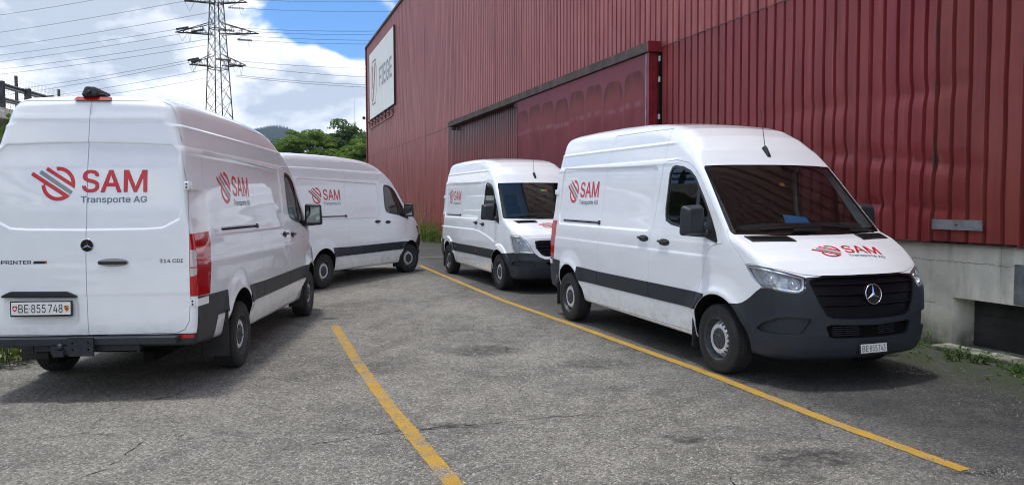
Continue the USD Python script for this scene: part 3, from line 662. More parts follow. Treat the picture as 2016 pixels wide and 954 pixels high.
    put_('rail_end', (L(.014) - L(-.006)) ^ pry(rnd([(-2.80, 1.388), (-2.752, 1.388), (-2.752, 1.440), (-2.80, 1.440)], .008), -1.3, -.3), M['black'], rp, (.014,))
    for ax in (0, -3.665):
        for s in (-1, 1):
            q = np.linspace(-.35, math.pi + .35, 30); ro, ri = .4345, .424
            pr = Polygon(np.r_[np.c_[ro * np.cos(q), ro * np.sin(q)], np.c_[ri * np.cos(q[::-1]), ri * np.sin(q[::-1])]] + [ax, .355])
            ln = (pry(pr, -1.2, -.60) ^ L(-.004)) + (pry(Point(ax, .355).buffer(.436).intersection(sbox(-9, .2, 9, 2)), -.62, -.60) ^ L(-.006, False))
            t = tm(ln); t.vertices[:, 1] *= -s
            if s > 0: t.invert()
            put('arch_lining', t, M['matt_black'], c, 30)
    for s in (-1, 1):
        put('mud_flap', rbx(-4.17, -4.15, min(s * .73, s * .99), max(s * .73, s * .99), .16, .62, .009), M['rubber'], c, 40)
        put('mud_flap', rbx(-.47, -.45, min(s * .76, s * .97), max(s * .76, s * .97), .17, .52, .009), M['rubber'], c, 40)
    # underside: dark floor with axles and exhaust
    und = [bx(-4.6, .7, -.62, .62, .30, .36), bx(-4.7, .6, -.46, -.38, .22, .32), bx(-4.7, .6, .38, .46, .22, .32), tube([(-3.665, -.75, .33), (-3.665, .75, .33)], .06, 12), tube([(0, -.75, .30), (0, .75, .30)], .05, 10),
           tube([(-2.5, -.25, .30), (-1.2, -.25, .30)], .09, 12), T(trimesh.creation.icosphere(2, .15), -3.665, 0, .34), bx(-2.9, -2.2, .45, .75, .24, .40)]
    put('chassis', cat_(und), M['matt_black'], c)
    # cab: lining, partition, dashboard, wheel, seats
    cabbox = m3.Manifold.cube([1.75, 2.4, 2.2], False).translate([-1.55, -1.2, .42])
    lin = ((L(-.045, False) - L(-.055, False)) ^ cabbox) - pry(WIN.buffer(.03), -1.3, 1.3) - prx(WSCREEN.buffer(.02), -1.0, .8) - arches
    put('cab_lining', tm(lin), M['lining'], c, 40)
    put('partition', tm(L(-.058, False) ^ m3.Manifold.cube([.02, 2.4, 2.4], False).translate([-1.52, -1.2, .4])), M['lamp_grey'] if old else M['lining'], c, 40)
    put('cab_floor', tm(L(-.058, False) ^ m3.Manifold.cube([1.6, 1.7, .06], False).translate([-1.5, -.85, .48])), M['lining'], c)
    dash = m3.Manifold.batch_hull([m3.Manifold.cylinder(1.60, .06, .06, 16, True).rotate([90, 0, 0]).translate([-.34, 0, 1.21]), m3.Manifold.cylinder(1.50, .03, .03, 12, True).rotate([90, 0, 0]).translate([.08, 0, 1.455]), m3.Manifold.cylinder(1.56, .05, .05, 12, True).rotate([90, 0, 0]).translate([-.2, 0, .80]), m3.Manifold.cylinder(1.56, .03, .03, 12, True).rotate([90, 0, 0]).translate([.10, 0, .8])])
    hoodlet = m3.Manifold.batch_hull([m3.Manifold.sphere(.05, 16).translate([-.36, y, 1.27]) for y in (.28, .62)] + [m3.Manifold.sphere(.03, 16).translate([-.08, y, 1.26]) for y in (.28, .62)])
    dp = put('dashboard', tm((dash + hoodlet) ^ L(-.06, False)), M['lining'], c, 40)
    wh = trimesh.creation.torus(.19, .017, 36, 10); wh = cat_([wh, bar([-.19, 0, 0], [.19, 0, 0], .03, .015), bar([0, -.19, 0], [0, 0, 0], .03, .015), T(trimesh.creation.cylinder(.06, .04, sections=20), 0, 0, 0)])
    a = math.radians(32); put('steering_wheel', in_plane(wh, [-.52, .45, 1.24], [0, 1.0, 0], [math.sin(a) * -1 * -1, 0, math.cos(a)]), M['lining'], dp, 40)
    for y in (.46, -.22, -.62):
        w = .24 if y > 0 else .20
        st = tm(m3.Manifold.batch_hull([m3.Manifold.sphere(.06, 14).translate([x, y + q, z]) for x, z in ((-1.22, .86), (-.76, .84), (-1.22, .96), (-.72, .95)) for q in (-w + .06, w - .06)]))
        bk = tm(m3.Manifold.batch_hull([m3.Manifold.sphere(.055, 14).translate([x, y + q, z]) for x, z in ((-1.24, .96), (-1.15, .96), (-1.40, 1.56), (-1.33, 1.56)) for q in (-w + .055, w - .055)]))
        hd = tm(m3.Manifold.batch_hull([m3.Manifold.sphere(.045, 14).translate([x, y + q, z]) for x, z in ((-1.41, 1.66), (-1.36, 1.66), (-1.44, 1.80), (-1.39, 1.80)) for q in (-.10, .10)]))
        sp = put('seat', cat_([st, bx(-1.25, -.80, y - w * .8, y + w * .8, .54, .84)]), M['seat'], c, 50); put('backrest', bk, M['seat'], sp, 50); put('headrest', cat_([hd, tube([(-1.38, y - .05, 1.55), (-1.40, y - .05, 1.66)], .008, 6), tube([(-1.38, y + .05, 1.55), (-1.40, y + .05, 1.66)], .008, 6)]), M['seat'], sp, 50)
    # mirrors
    for s in (-1, 1):
        def hullb(pts, r): return m3.Manifold.batch_hull([m3.Manifold.sphere(r, 14).translate(p) for p in pts])
        hs = hullb([(-.33, -1.02, 1.40), (-.33, -1.205, 1.41), (-.33, -1.02, 1.655), (-.33, -1.19, 1.645), (-.28, -1.03, 1.42), (-.27, -1.17, 1.43), (-.285, -1.03, 1.63), (-.28, -1.16, 1.62)], .035)
        hs = (hs - m3.Manifold.cube([.05, .20, .25], True).translate([-.382, -1.11, 1.525])).translate([.045, 0, -.015])
        arm = hullb([(-.24, -.93, 1.355), (-.18, -.93, 1.345), (-.24, -.93, 1.40), (-.19, -.93, 1.40)], .02) + hullb([(-.27, -1.05, 1.385), (-.30, -1.12, 1.375), (-.22, -.93, 1.36), (-.25, -.93, 1.40), (-.28, -1.05, 1.42)], .022)
        t = tm(hs + arm); g_ = bx(-.002, .002, -.095, .095, -.115, .115); g_.apply_transform(trimesh.transformations.rotation_matrix(math.radians(-1.8), [0, 1, 0])); g_.apply_translation([-.319, -1.11, 1.51])
        if s > 0:
            t.vertices[:, 1] *= -1; t.invert(); g_.vertices[:, 1] *= -1
        mp = put('mirror', t, M['trim'], c, 40); put('mirror_glass', g_, M['mirror_glass'], mp)
    # roof aerial, hood vents, wipers, washer nozzles, cowl
    pa = np.array([-.535, .0, 0]); z_ = 2.25
    P = b.project(np.array([[-.545, 0.0, 2.25]]))[0]
    fin = tm(m3.Manifold.batch_hull([m3.Manifold.sphere(.012, 12).translate(list(P + d)) for d in ([.05, .012, -.05], [.05, -.012, -.05], [-.035, .02, .035], [-.035, -.02, .035], [.0, 0, .045], [-.02, 0, .06])]))
    ap = put('aerial', fin, M['black'], c, 40); put('aerial_rod', tube([P + [-.02, 0, .05], P + [-.11, 0, .47]], [.005, .0025], 6), M['black'], ap)
    for s in (-1, 1):
        vp = Polygon([(.215, -.845), (.315, -.41), (.46, -.40), (.345, -.83)]) if not old else Polygon([(.30, -.79), (.385, -.36), (.50, -.35), (.42, -.72)])
        vp = vp if s < 0 else Polygon([(x, -y) for x, y in vp.exterior.coords])
        hp = put_('hood_vent', (L(.004) - L(-.01)) ^ prz(rnd(list(vp.exterior.coords)[:-1], .012), .9, 1.6), M['black'], stage.GetPrimAtPath(str(c.GetPath()) + '/hood'), (.004,))
        for k in range(3):
            t = .25 + .25 * k; q0 = np.array([.215 + (.345 - .215) * t, -.80]); q1 = np.array([.315 + (.46 - .315) * t, -.44])
            if old: q0, q1 = np.array([.31 + .11 * t, -.735]), np.array([.385 + .115 * t, -.40])
            line = LineString([q0 * [1, -s], q1 * [1, -s]]).buffer(.007)
            put_('vent_slat', (L(.009) - L(.0)) ^ prz(line, .9, 1.6), M['matt_black'], hp, (.009,))
    for y0, y1 in ((.75, .10), (.05, -.62)):
        yy = np.linspace(y0, y1, 16); zz = 1.405 + .035 * np.linspace(0, 1, 16)
        q = np.stack([np.full(16, .2), yy, zz], 1)
        q = b.project(q, .012); put('wiper', cat_([tube(q, .008, 6), tube(b.project(np.stack([np.full(8, .25), np.linspace(y0 - .02, (y0 + y1) / 2, 8), np.linspace(1.385, 1.415, 8)], 1), .02), .010, 6)]), M['black'], c)
    # rear furniture: star badge, hinges, plate handle, high brake lamp, camera, tow bar
    pb = b.on_rear(np.array([-.012]), np.array([1.30]), .0)[0]
    put('rear_badge', in_plane(cat_([trimesh.creation.cylinder(.056, .012, sections=40)]), pb, [0, -1.0, 0], [-.02, 0, 1.0]), M['gloss_black'], c, 40)
    bdp = stage.GetPrimAtPath(str(c.GetPath()) + '/rear_badge'); put('star', in_plane(star(.058, .008), pb - [.007, 0, 0], [0, -1.0, 0], [-.02, 0, 1.0]), M['chrome'], bdp, 40)
    for s in (-1, 1):
        for z0 in (1.785, .745):
            yy = .855 if z0 > 1 else .905
            xa = -4.84 if z0 > 1 else -4.905
            hp = put('door_hinge', rbx(xa, xa + .10, *(sorted((s * (yy - .035), s * (yy + .014)))), z0, z0 + .075, .012), M['paint'], c, 40)
            put_('hinge_strap', ((L(.012) - L(-.004)) ^ pry(sbox(xa + .02, z0 + .004, xa + .26, z0 + .071), -1.3, 1.3) ^ half(s)) - prx(sbox(-yy, 0, yy, 3), -5.3, -4), M['paint'], hp, (.012,))
            put('hinge_bolt', cat_([T(trimesh.creation.icosphere(1, .009), xa - .001, s * (yy - .008), z0 + k) for k in (.024, .052)]), M['black'], hp)
    hb = rnd([(.06, .846), (.10, .872), (.16, .90), (.64, .903), (.70, .875), (.735, .85)], .008)
    put_('plate_lamp_bar', (L(.030) - L(-.004)) ^ prx(hb, -5.2, -4.6), M['trim'], c, (.030,))
    bl = rnd([(-.170, 2.590), (-.155, 2.622), (.135, 2.625), (.155, 2.592)], .008)
    put_('high_brake_lamp', (L(.022) - L(-.004)) ^ prx(bl, -5.2, -4.5), M['red_lens'], c, (.022,))
    camh = m3.Manifold.batch_hull([m3.Manifold.sphere(.026, 14).translate(p) for p in ((-4.71, -.028, 2.645), (-4.71, .062, 2.645), (-4.70, -.005, 2.69), (-4.70, .045, 2.692), (-4.57, -.07, 2.65), (-4.57, .02, 2.65))])
    cp = put('roof_camera', cat_([tm(camh), rbx(-4.70, -4.52, -.10, .085, 2.640, 2.652, .006)]), M['black'], c, 40)
    put('camera_lens', T(trimesh.creation.icosphere(2, .020), -4.732, .018, 2.66), M['gloss_black'], cp, True)
    tb = [bx(-4.94, -4.87, -.44, .47, .372, .432), bx(-4.95, -4.93, .46, .475, .355, .445), bx(-4.95, -4.93, -.445, -.43, .355, .445)]
    tp = put('tow_bar', cat_(tb), M['tow'], c)
    plate = m3.Manifold.cube([.02, .215, .165], True).translate([-5.02, .02, .425])
    for y in (-.045, .085):
        for z in (.40, .46): plate = plate - m3.Manifold.cylinder(.1, .009, .009, 12, True).rotate([0, 90, 0]).translate([-5.02, y, z])
    put('tow_plate', tm(plate), M['tow'], tp); put('tow_ball', cat_([T(trimesh.creation.icosphere(2, .032), -5.03, .19, .425), tube([(-5.03, .19, .36), (-5.03, .19, .405)], .016, 10), bx(-5.06, -4.94, .15, .24, .345, .40), bx(-5.03, -4.95, .12, .27, .36, .43)]), M['tow'], tp, 40)
    # lettering: right side, rear, hood
    for key, nm, vf in logo_parts():
        decal(nm, vf, M[key], c, lambda u, v: b.on_side(-3.515 + u * 1.05, 1.752 + v * (1.08), -1), .03)
        decal(nm, vf, M[key], c, lambda u, v: b.on_rear(.046 - u * .965, 1.772 + v), .03)
        decal(nm, vf, M[key], stage.GetPrimAtPath(str(c.GetPath()) + '/hood'), (lambda u, v: b.on_top(.690 - v * .54, -.02 + u * .75)) if not old else (lambda u, v: b.on_top(.66 - v * .62, -.02 + u * .8)), .03)
    if not old:
        v, f = text2d('SPRINTER', .030, .30, True); decal('model_lettering', (v, f), M['ink'], c, lambda u, w: b.on_rear(.765 - u, 1.142 + w), .05)
        v, f = poly2d(Polygon([(0, 0), (.10, 0), (.11, .024), (.01, .024)])); decal('model_stripe', (v, f), M['ink'], c, lambda u, w: b.on_rear(.452 - u, 1.144 + w), .05)
        v, f = poly2d(Polygon([(0, 0), (.02, 0), (.022, .024), (.002, .024)])); decal('model_stripe', (v, f), M['amber'], c, lambda u, w: b.on_rear(.352 - u, 1.144 + w), .05)
    v, f = text2d('314 CDI', .030, .20, True); decal('model_lettering', (v, f), M['ink'], c, lambda u, w: b.on_rear(-.625 - u, 1.144 + w), .05)
    if old:
        for x in (-3.05, -1.42):
            put_('marker_lamp', (L(.016) - L(.0)) ^ pry(sbox(x - .03, .665, x + .03, .70), -1.3, -.3), M['amber'], c, (.016,))
    # sticker on the windscreen and papers on the dashboard
    return b

def handle(b, x, z, s, parent):
    p = b.on_side(np.array([x]), np.array([z]), s, 0.0)[0]
    cup = affinity.scale(Point(x + .005, z).buffer(1, 24), .118, .038)
    v, f = poly2d(cup)
    if s > 0: f = f[:, ::-1]
    decal('handle_cup', (v, f), M['trim'], parent, lambda u, w: b.on_side(u, w, s, .001), .03)
    h = rbx(x - .105, x + .105, *sorted((p[1] + s * .012, p[1] + s * .034)), z - .004, z + .022, .009)
    put('handle', h, M['black'], parent, 40)
# ------------------------------------------------------------------ ground
def line_mask(g, pos, a, b, inner, outer):
    """1 on one side of the ground line a-b, fading over inner..outer metres to the right of a -> b"""
    d = np.array(b, float) - a; d /= np.linalg.norm(d); n = np.array([-d[1], d[0]])
    dist = g.m('subtract', g.n('vector_math', 'value', math_type='dot_product', vector1=pos, vector2=(n[0], n[1], 0.0)), float(n @ np.array(a)))
    return g.ramp(dist, inner, outer)
def ground_pt(px, py, z=0.0):
    d = pix_dir(px, py); t = (z - CAM_H) / d[2]; return np.array([0, 0, CAM_H]) + t * d
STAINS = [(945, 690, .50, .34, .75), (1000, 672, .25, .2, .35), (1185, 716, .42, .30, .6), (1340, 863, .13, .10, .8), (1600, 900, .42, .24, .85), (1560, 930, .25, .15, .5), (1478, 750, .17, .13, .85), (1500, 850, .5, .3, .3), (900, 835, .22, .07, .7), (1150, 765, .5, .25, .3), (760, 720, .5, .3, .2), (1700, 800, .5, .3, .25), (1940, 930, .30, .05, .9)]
def asphalt_nodes(g, pos):
    big = g.n('noise_texture', vector=pos, scale=0.55, detail=6.0, roughness=0.6)
    mid = g.n('noise_texture', vector=pos, scale=4.0, detail=6.0, roughness=0.65)
    warp = g.n('vector_math', math_type='multiply_add', vector1=g.n('noise_texture', 'color', vector=pos, scale=30.0, detail=2.0), vector2=(.012, .012, 0.0), vector3=pos)
    st = g.n('voronoi_texture', vector=warp, scale=62.0, feature='f1'); cell = g.o(st, 'color')
    cr = g.o(g.n('separate_xyz', vector=cell), 'x'); cg = g.o(g.n('separate_xyz', vector=cell), 'y')
    edge = g.n('voronoi_texture', vector=warp, scale=62.0, feature='distance_to_edge')
    fine = g.n('noise_texture', vector=pos, scale=150.0, detail=3.0, roughness=0.7)
    base = g.mix(g.ramp(big, .32, .68), (.150, .143, .127), (.270, .257, .227))
    trk = g.n('noise_texture', vector=g.n('mapping', vector=g.n('vector_rotate', 'vector', rotate_type='z_axis', vector=pos, angle=.32), scale=(1.6, .16, 1.0)), scale=1.0, detail=4.0, roughness=.6)
    base = g.mix(g.m('multiply', g.ramp(trk, .52, .68), .45), base, (.125, .120, .110)); base = g.mix(g.m('multiply', g.ramp(trk, .46, .32), .35), base, (.33, .315, .28))
    base = g.mix(g.m('multiply', g.ramp(mid, .42, .66), .55), base, (.32, .305, .27))
    tone = g.n('map_range', value=cr, from_min=0.0, from_max=1.0, to_min=.58, to_max=1.46)
    base = g.mix(1.0, base, g.n('combine_xyz', x=tone, y=tone, z=tone), 'multiply')
    pale = g.m('multiply', g.ramp(cg, .86, .93), g.ramp(edge, .03, .09)); base = g.mix(g.m('multiply', pale, .5), base, (.60, .59, .55))
    pit = g.m('multiply', g.ramp(edge, .10, .0), .62); base = g.mix(pit, base, (.030, .029, .028))
    hgt = g.m('add', g.m('multiply', g.ramp(edge, 0.0, .25), .7), g.m('multiply', g.m('add', fine, cr), .35))
    return base, hgt, big, mid
def ground_material():
    g = NG(); pos = g.n('geometry')
    base, hgt, big, mid = asphalt_nodes(g, pos)
    wob = g.n('vector_math', math_type='multiply_add', vector1=g.n('noise_texture', 'color', vector=pos, scale=2.6, detail=6.0, roughness=.65), vector2=(.55, .55, 0.0), vector3=pos)
    fineb = g.n('noise_texture', vector=pos, scale=11.0, detail=8.0, roughness=.72)
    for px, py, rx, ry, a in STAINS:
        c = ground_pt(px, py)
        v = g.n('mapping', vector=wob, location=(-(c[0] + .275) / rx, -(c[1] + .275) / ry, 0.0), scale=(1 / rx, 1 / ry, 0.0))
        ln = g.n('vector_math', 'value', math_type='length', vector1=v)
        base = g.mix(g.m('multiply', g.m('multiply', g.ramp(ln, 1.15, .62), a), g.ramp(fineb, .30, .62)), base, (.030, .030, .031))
    # cracks
    cv = g.n('vector_math', math_type='multiply_add', vector1=g.n('noise_texture', 'color', vector=pos, scale=1.7, detail=8.0, roughness=.7), vector2=(.9, .9, 0.0), vector3=pos)
    ck = g.n('voronoi_texture', vector=cv, scale=.34, feature='distance_to_edge')
    cm = g.m('multiply', g.ramp(ck, .009, .001), g.m('multiply', g.ramp(mid, .42, .6), g.ramp(big, .45, .6))); base = g.mix(g.m('multiply', cm, .8), base, (.035, .034, .032))
    # the strip beside the warehouse: damp, mossy, its shade from the building painted dark
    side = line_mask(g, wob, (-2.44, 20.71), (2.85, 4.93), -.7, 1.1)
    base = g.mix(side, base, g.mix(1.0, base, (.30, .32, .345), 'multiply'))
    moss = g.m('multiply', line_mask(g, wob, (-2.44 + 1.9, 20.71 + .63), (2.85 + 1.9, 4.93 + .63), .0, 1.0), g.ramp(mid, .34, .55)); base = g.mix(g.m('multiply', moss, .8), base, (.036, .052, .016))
    bmp = g.n('bump', height=hgt, strength=.75, distance=.008)
    return g.make('asphalt', str(g.n('principled_bsdf', base_color=base, roughness=g.m('subtract', .88, g.m('multiply', side, .18)), specular_ior_level=.35, normal=bmp)))
def yellow_material(name, wear):
    g = NG(); pos = g.n('geometry'); base, hgt, big, mid = asphalt_nodes(g, pos)
    f = g.n('noise_texture', vector=pos, scale=55.0, detail=6.0, roughness=.75); q = g.n('noise_texture', vector=pos, scale=5.0, detail=4.0)
    worn = g.ramp(g.m('add', f, g.m('multiply', g.m('subtract', q, .5), .5)), wear, wear + .07)
    yel = g.mix(g.ramp(mid, .3, .7), (.47, .272, .022), (.38, .215, .024))
    col = g.mix(worn, yel, base); bmp = g.n('bump', height=hgt, strength=.5, distance=.006)
    return g.make(name, str(g.n('principled_bsdf', base_color=col, roughness=.72, normal=bmp)))
def sheet(x0, x1, y0, y1, z, n=1):
    xs, ys = np.linspace(x0, x1, n + 1), np.linspace(y0, y1, n + 1); X, Y = np.meshgrid(xs, ys, indexing='ij'); v = np.stack([X.ravel(), Y.ravel(), np.full(X.size, z)], 1)
    i = np.arange(n * (n + 1)).reshape(n, n + 1)[:, :-1].ravel(); return v, np.r_[np.c_[i, i + n + 1, i + n + 2], np.c_[i, i + n + 2, i + 1]]
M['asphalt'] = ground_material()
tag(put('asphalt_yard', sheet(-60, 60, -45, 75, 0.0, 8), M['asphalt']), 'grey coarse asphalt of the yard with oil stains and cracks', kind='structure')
M['meadow'] = simple('meadow', (.06, .085, .025), .95, var=.4, vscale=.05)
tag(put('terrain', sheet(-6000, 6000, -6000, 6000, -.06, 8), M['meadow']), 'flat green land beyond the yard', kind='structure')
def strip(pts, w, z):
    p = np.array(pts, float); L_ = np.r_[0, np.cumsum(np.linalg.norm(np.diff(p, axis=0), axis=1))]; u_ = np.arange(0, L_[-1], .03); p = np.stack([np.interp(u_, L_, p[:, k]) for k in (0, 1)], 1); p = np.stack([gaussian_filter(p[:, k], 5, mode='nearest') for k in (0, 1)], 1)
    t = np.gradient(p, axis=0); t /= np.linalg.norm(t, axis=1, keepdims=True); n = np.c_[-t[:, 1], t[:, 0]] * w / 2
    v = np.vstack([np.c_[p + n * (.92 + .22 * (meshkit.noise(np.c_[p * 14, np.zeros(len(p))], 1)[:, None] - .35)), np.full(len(p), z)], np.c_[p - n * (.92 + .22 * (meshkit.noise(np.c_[p * 14, np.ones(len(p))], 2)[:, None] - .35)), np.full(len(p), z)]]); k = len(p); f = []
    for i in range(k - 1): f += [[i, k + i, k + i + 1], [i, k + i + 1, i + 1]]
    return v, np.array(f)
M['crack'] = simple('crack_dark', (.028, .027, .025), .95, spec=.1)
cr_ = []
for line, w in (([(790, 575), (800, 600), (822, 640), (828, 690)], .006), ([(800, 848), (850, 842), (905, 838), (960, 832), (1040, 826), (1119, 818)], .009), ([(820, 846), (905, 842), (965, 834)], .014), ([(180, 935), (223, 915), (262, 890), (290, 868), (330, 850)], .009), ([(560, 885), (640, 870), (720, 858), (800, 846)], .010), ([(1210, 690), (1290, 672), (1370, 668)], .008), ([(930, 640), (980, 668), (1010, 700)], .008), ([(1390, 885), (1440, 930), (1455, 953)], .008), ([(1119, 818), (1220, 812), (1300, 800)], .007)):
    p = np.array([ground_pt(*q)[:2] for q in line]); n_ = max(8, int(np.linalg.norm(np.diff(p, axis=0), axis=1).sum() / .03)); u = np.linspace(0, len(p) - 1, n_); q = np.stack([np.interp(u, range(len(p)), p[:, k]) for k in (0, 1)], 1)
    q += (meshkit.noise(np.c_[q * 9, np.zeros(n_)], 4) - .5)[:, None] * [.10, .10]; t_ = np.gradient(q, axis=0); t_ /= np.linalg.norm(t_, axis=1, keepdims=True); nn = np.c_[-t_[:, 1], t_[:, 0]]; ww = (.6 * w * np.clip(meshkit.noise(np.c_[q * 22, np.zeros(n_)], 8) * 1.9 - .45, .0, 1.2))[:, None]
    i = np.arange(n_ - 1); f_ = np.r_[np.c_[i, n_ + i, n_ + i + 1], np.c_[i, n_ + i + 1, i + 1]]; cr_.append(trimesh.Trimesh(np.vstack([np.c_[q + nn * ww, np.full(n_, .0025)], np.c_[q - nn * ww, np.full(n_, .0025)]]), f_, process=False))
tag(put('asphalt_cracks', cat_(cr_), M['crack']), 'dark open cracks in the asphalt', kind='stuff')
M['yellow_a'] = yellow_material('yellow_line_paint', .555); M['yellow_b'] = yellow_material('yellow_line_worn', .515); M['yellow_c'] = yellow_material('yellow_line_faint', .40)
tag(put('yellow_line', strip([(-2.50, 20.9), (-1.45, 17.55), (-.20, 13.55), (.98, 10.4), (1.94, 7.74), (2.48, 5.99), (2.91, 4.83)], .115, .004), M['yellow_a']), 'long yellow parking line running along the two vans parked by the warehouse', kind='structure')
tag(put('yellow_line', strip([(-2.50, 10.86), (-1.65, 8.25), (-1.13, 6.75), (-.83, 5.93), (-.36, 4.68), (.35, 2.8)], .125, .004), M['yellow_b']), 'short worn yellow line in the middle of the yard', kind='structure')
tag(put('yellow_line', strip([(-3.6, 23.6), (-1.6, 23.9)], .12, .004), M['yellow_c']), 'faint far yellow line across the yard near the warehouse', kind='structure')

# ------------------------------------------------------------------ the warehouse; its own axes: x along the wall away from the camera, y out of the wall, z up
WU = np.array([-.31509, .94906, 0]); WN = np.array([-.94906, -.31509, 0]); WP = np.array([4.98, 9.13, 0])
def clad_material(name, a, b, dirt_and_shade):
    g = NG(); pos = g.n('texture_coordinate'); rnd_ = g.n('object_info')
    v = g.n('mapping', vector=pos, scale=(1.6, 1.6, .16)); st = g.n('noise_texture', vector=v, scale=2.4, detail=8.0, roughness=.62)
    bl = g.n('noise_texture', vector=pos, scale=.9, detail=6.0, roughness=.6); sp = g.n('noise_texture', vector=pos, scale=14.0, detail=8.0, roughness=.7)
    base = g.mix(g.ramp(st, .32, .68), a, b)
    base = g.mix(g.m('multiply', g.ramp(bl, .45, .75), .5), base, tuple(np.array(b) * [1.15, 1.35, 1.3]))
    base = g.mix(g.m('multiply', rnd_, .20), base, (.16, .048, .035))
    base = g.mix(g.m('multiply', g.ramp(sp, .60, .72), .45), base, (.10, .040, .038))
    run = g.n('noise_texture', vector=g.n('mapping', vector=pos, scale=(7.0, 7.0, .22)), scale=2.0, detail=6.0, roughness=.7)
    base = g.mix(g.m('multiply', g.ramp(run, .56, .72), .50), base, (.070, .028, .026)); base = g.mix(g.m('multiply', g.ramp(run, .42, .30), .25), base, (.36, .16, .15))
    if dirt_and_shade:  # grime under the gate beam, with the shade of the beam painted in
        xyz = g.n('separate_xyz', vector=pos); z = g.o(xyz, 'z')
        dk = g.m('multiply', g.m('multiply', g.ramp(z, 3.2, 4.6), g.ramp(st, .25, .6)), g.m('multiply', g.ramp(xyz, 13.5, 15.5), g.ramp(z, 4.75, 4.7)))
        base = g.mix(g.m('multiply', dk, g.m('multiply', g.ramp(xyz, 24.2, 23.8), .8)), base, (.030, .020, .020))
    n = g.n('bump', height=g.n('noise_texture', vector=pos, scale=5.0, detail=3.0), strength=.18, distance=.02)
    return g.make(name, str(g.n('principled_bsdf', base_color=base, roughness=g.m('add', .30, g.m('multiply', bl, .20)), specular_ior_level=.28, normal=n)))
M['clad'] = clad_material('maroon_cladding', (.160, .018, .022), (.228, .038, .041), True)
M['clad_up'] = clad_material('maroon_cladding_fade_sheen', (.215, .036, .037), (.36, .100, .094), False)  # paler upper and far sheets: fading and grazing sky sheen put into the colour
M['clad_old'] = clad_material('maroon_cladding_grimy', (.16, .025, .025), (.20, .042, .036), False)
M['clad_red'] = simple('red_metal', (.16, .008, .016), .42, var=.25, vscale=6.0)
M['beam'] = simple('weathered_beam', (.060, .038, .034), .7, var=.5, vscale=3.0)
def door_material():
    g = NG(); pos = g.n('texture_coordinate'); xyz = g.n('separate_xyz', vector=pos); x, z = xyz, g.o(xyz, 'z')
    nz = g.n('noise_texture', vector=pos, scale=1.6, detail=8.0, roughness=.62); n2 = g.n('noise_texture', vector=g.n('mapping', vector=pos, scale=(2.0, 2.0, .2)), scale=3.0, detail=6.0)
    base = g.mix(g.ramp(nz, .3, .7), (.135, .018, .028), (.190, .036, .046))
    # sooty arches: each bay is stained inside its frame, darkest at the top
    fx = g.m('absolute', g.m('subtract', g.m('fraction', g.m('divide', g.m('subtract', x, 6.76), .98)), .5))    # 0 in the middle of a bay, .5 at its edges
    bay = g.n('white_noise_texture', dimensions='1D', w=g.m('floor', g.m('divide', g.m('subtract', x, 6.76), .98)))
    jig = g.m('add', g.m('multiply', g.m('subtract', nz, .5), .16), g.m('multiply', g.m('subtract', bay, .5), .10))
    d = g.m('add', g.m('subtract', g.m('subtract', 4.27, g.m('multiply', g.m('power', g.m('divide', fx, .46), 6.0), .26)), z), jig)
    fr = g.m('maximum', g.ramp(g.m('add', fx, g.m('multiply', jig, .35)), .425, .475), g.ramp(d, .02, -.05))
    soot = g.m('multiply', g.m('multiply', g.ramp(d, .45, .0), g.m('subtract', 1.0, fr)), g.n('map_range', value=n2, from_min=.3, from_max=.7, to_min=.35, to_max=.95, clamp=True))
    base = g.mix(g.m('multiply', g.ramp(z, 3.3, 3.9), .6), base, (.200, .052, .050))
    base = g.mix(soot, base, (.062, .014, .018))
    base = g.mix(g.m('multiply', fr, g.m('multiply', g.ramp(z, 2.6, 3.6), .85)), base, (.190, .050, .072))
    ln = g.ramp(g.m('absolute', g.m('subtract', z, g.m('add', 3.64, g.m('multiply', jig, .8)))), .085, .02)
    base = g.mix(g.m('multiply', g.m('multiply', ln, g.ramp(n2, .40, .62)), .75), base, (.235, .095, .125))
    base = g.mix(g.m('multiply', g.ramp(z, 3.5, 2.8), .55), base, (.150, .026, .040))
    return g.make('faded_door_paint', str(g.n('principled_bsdf', base_color=base, roughness=.62, specular_ior_level=.25)))
M['door_face'] = door_material()
def concrete_material():
    g = NG(); pos = g.n('texture_coordinate'); xyz = g.n('separate_xyz', vector=pos); z = g.o(xyz, 'z')
    a = g.n('noise_texture', vector=pos, scale=2.0, detail=8.0, roughness=.65); b = g.n('noise_texture', vector=g.n('mapping', vector=pos, scale=(3.0, 3.0, .5)), scale=2.2, detail=6.0); c = g.n('noise_texture', vector=pos, scale=26.0, detail=6.0)
    base = g.mix(g.ramp(a, .3, .7), (.55, .54, .47), (.74, .725, .64))
    base = g.mix(g.m('multiply', g.ramp(b, .52, .72), .6), base, (.36, .345, .29))
    base = g.mix(g.m('multiply', g.ramp(c, .60, .72), .35), base, (.68, .67, .62))
    base = g.mix(g.m('multiply', g.ramp(z, .45, .02), g.ramp(a, .25, .6)), base, (.075, .080, .050))
    j = g.n('noise_texture', vector=g.n('mapping', vector=pos, scale=(1.0, .2, .2)), scale=9.0, detail=8.0, roughness=.75)
    cr = g.ramp(g.m('absolute', g.m('subtract', z, g.m('add', .955, g.m('multiply', j, .10)))), .006, .001)
    base = g.mix(g.m('multiply', cr, g.m('multiply', g.ramp(c, .3, .5), .9)), base, (.05, .048, .04))
    bmp = g.n('bump', height=g.m('add', a, g.m('multiply', c, .3)), strength=.4, distance=.02)
    return g.make('old_concrete', str(g.n('principled_bsdf', base_color=base, roughness=.88, normal=bmp)))
M['concrete'] = concrete_material()
wh = UsdGeom.Xform.Define(stage, '/World/warehouse')
wh.AddTransformOp().Set(Gf.Matrix4d(*WU, 0, *WN, 0, 0, 0, 1, 0, *WP, 1)); tag(wh, 'long maroon corrugated steel warehouse with a white sign at its far corner', 'warehouse')
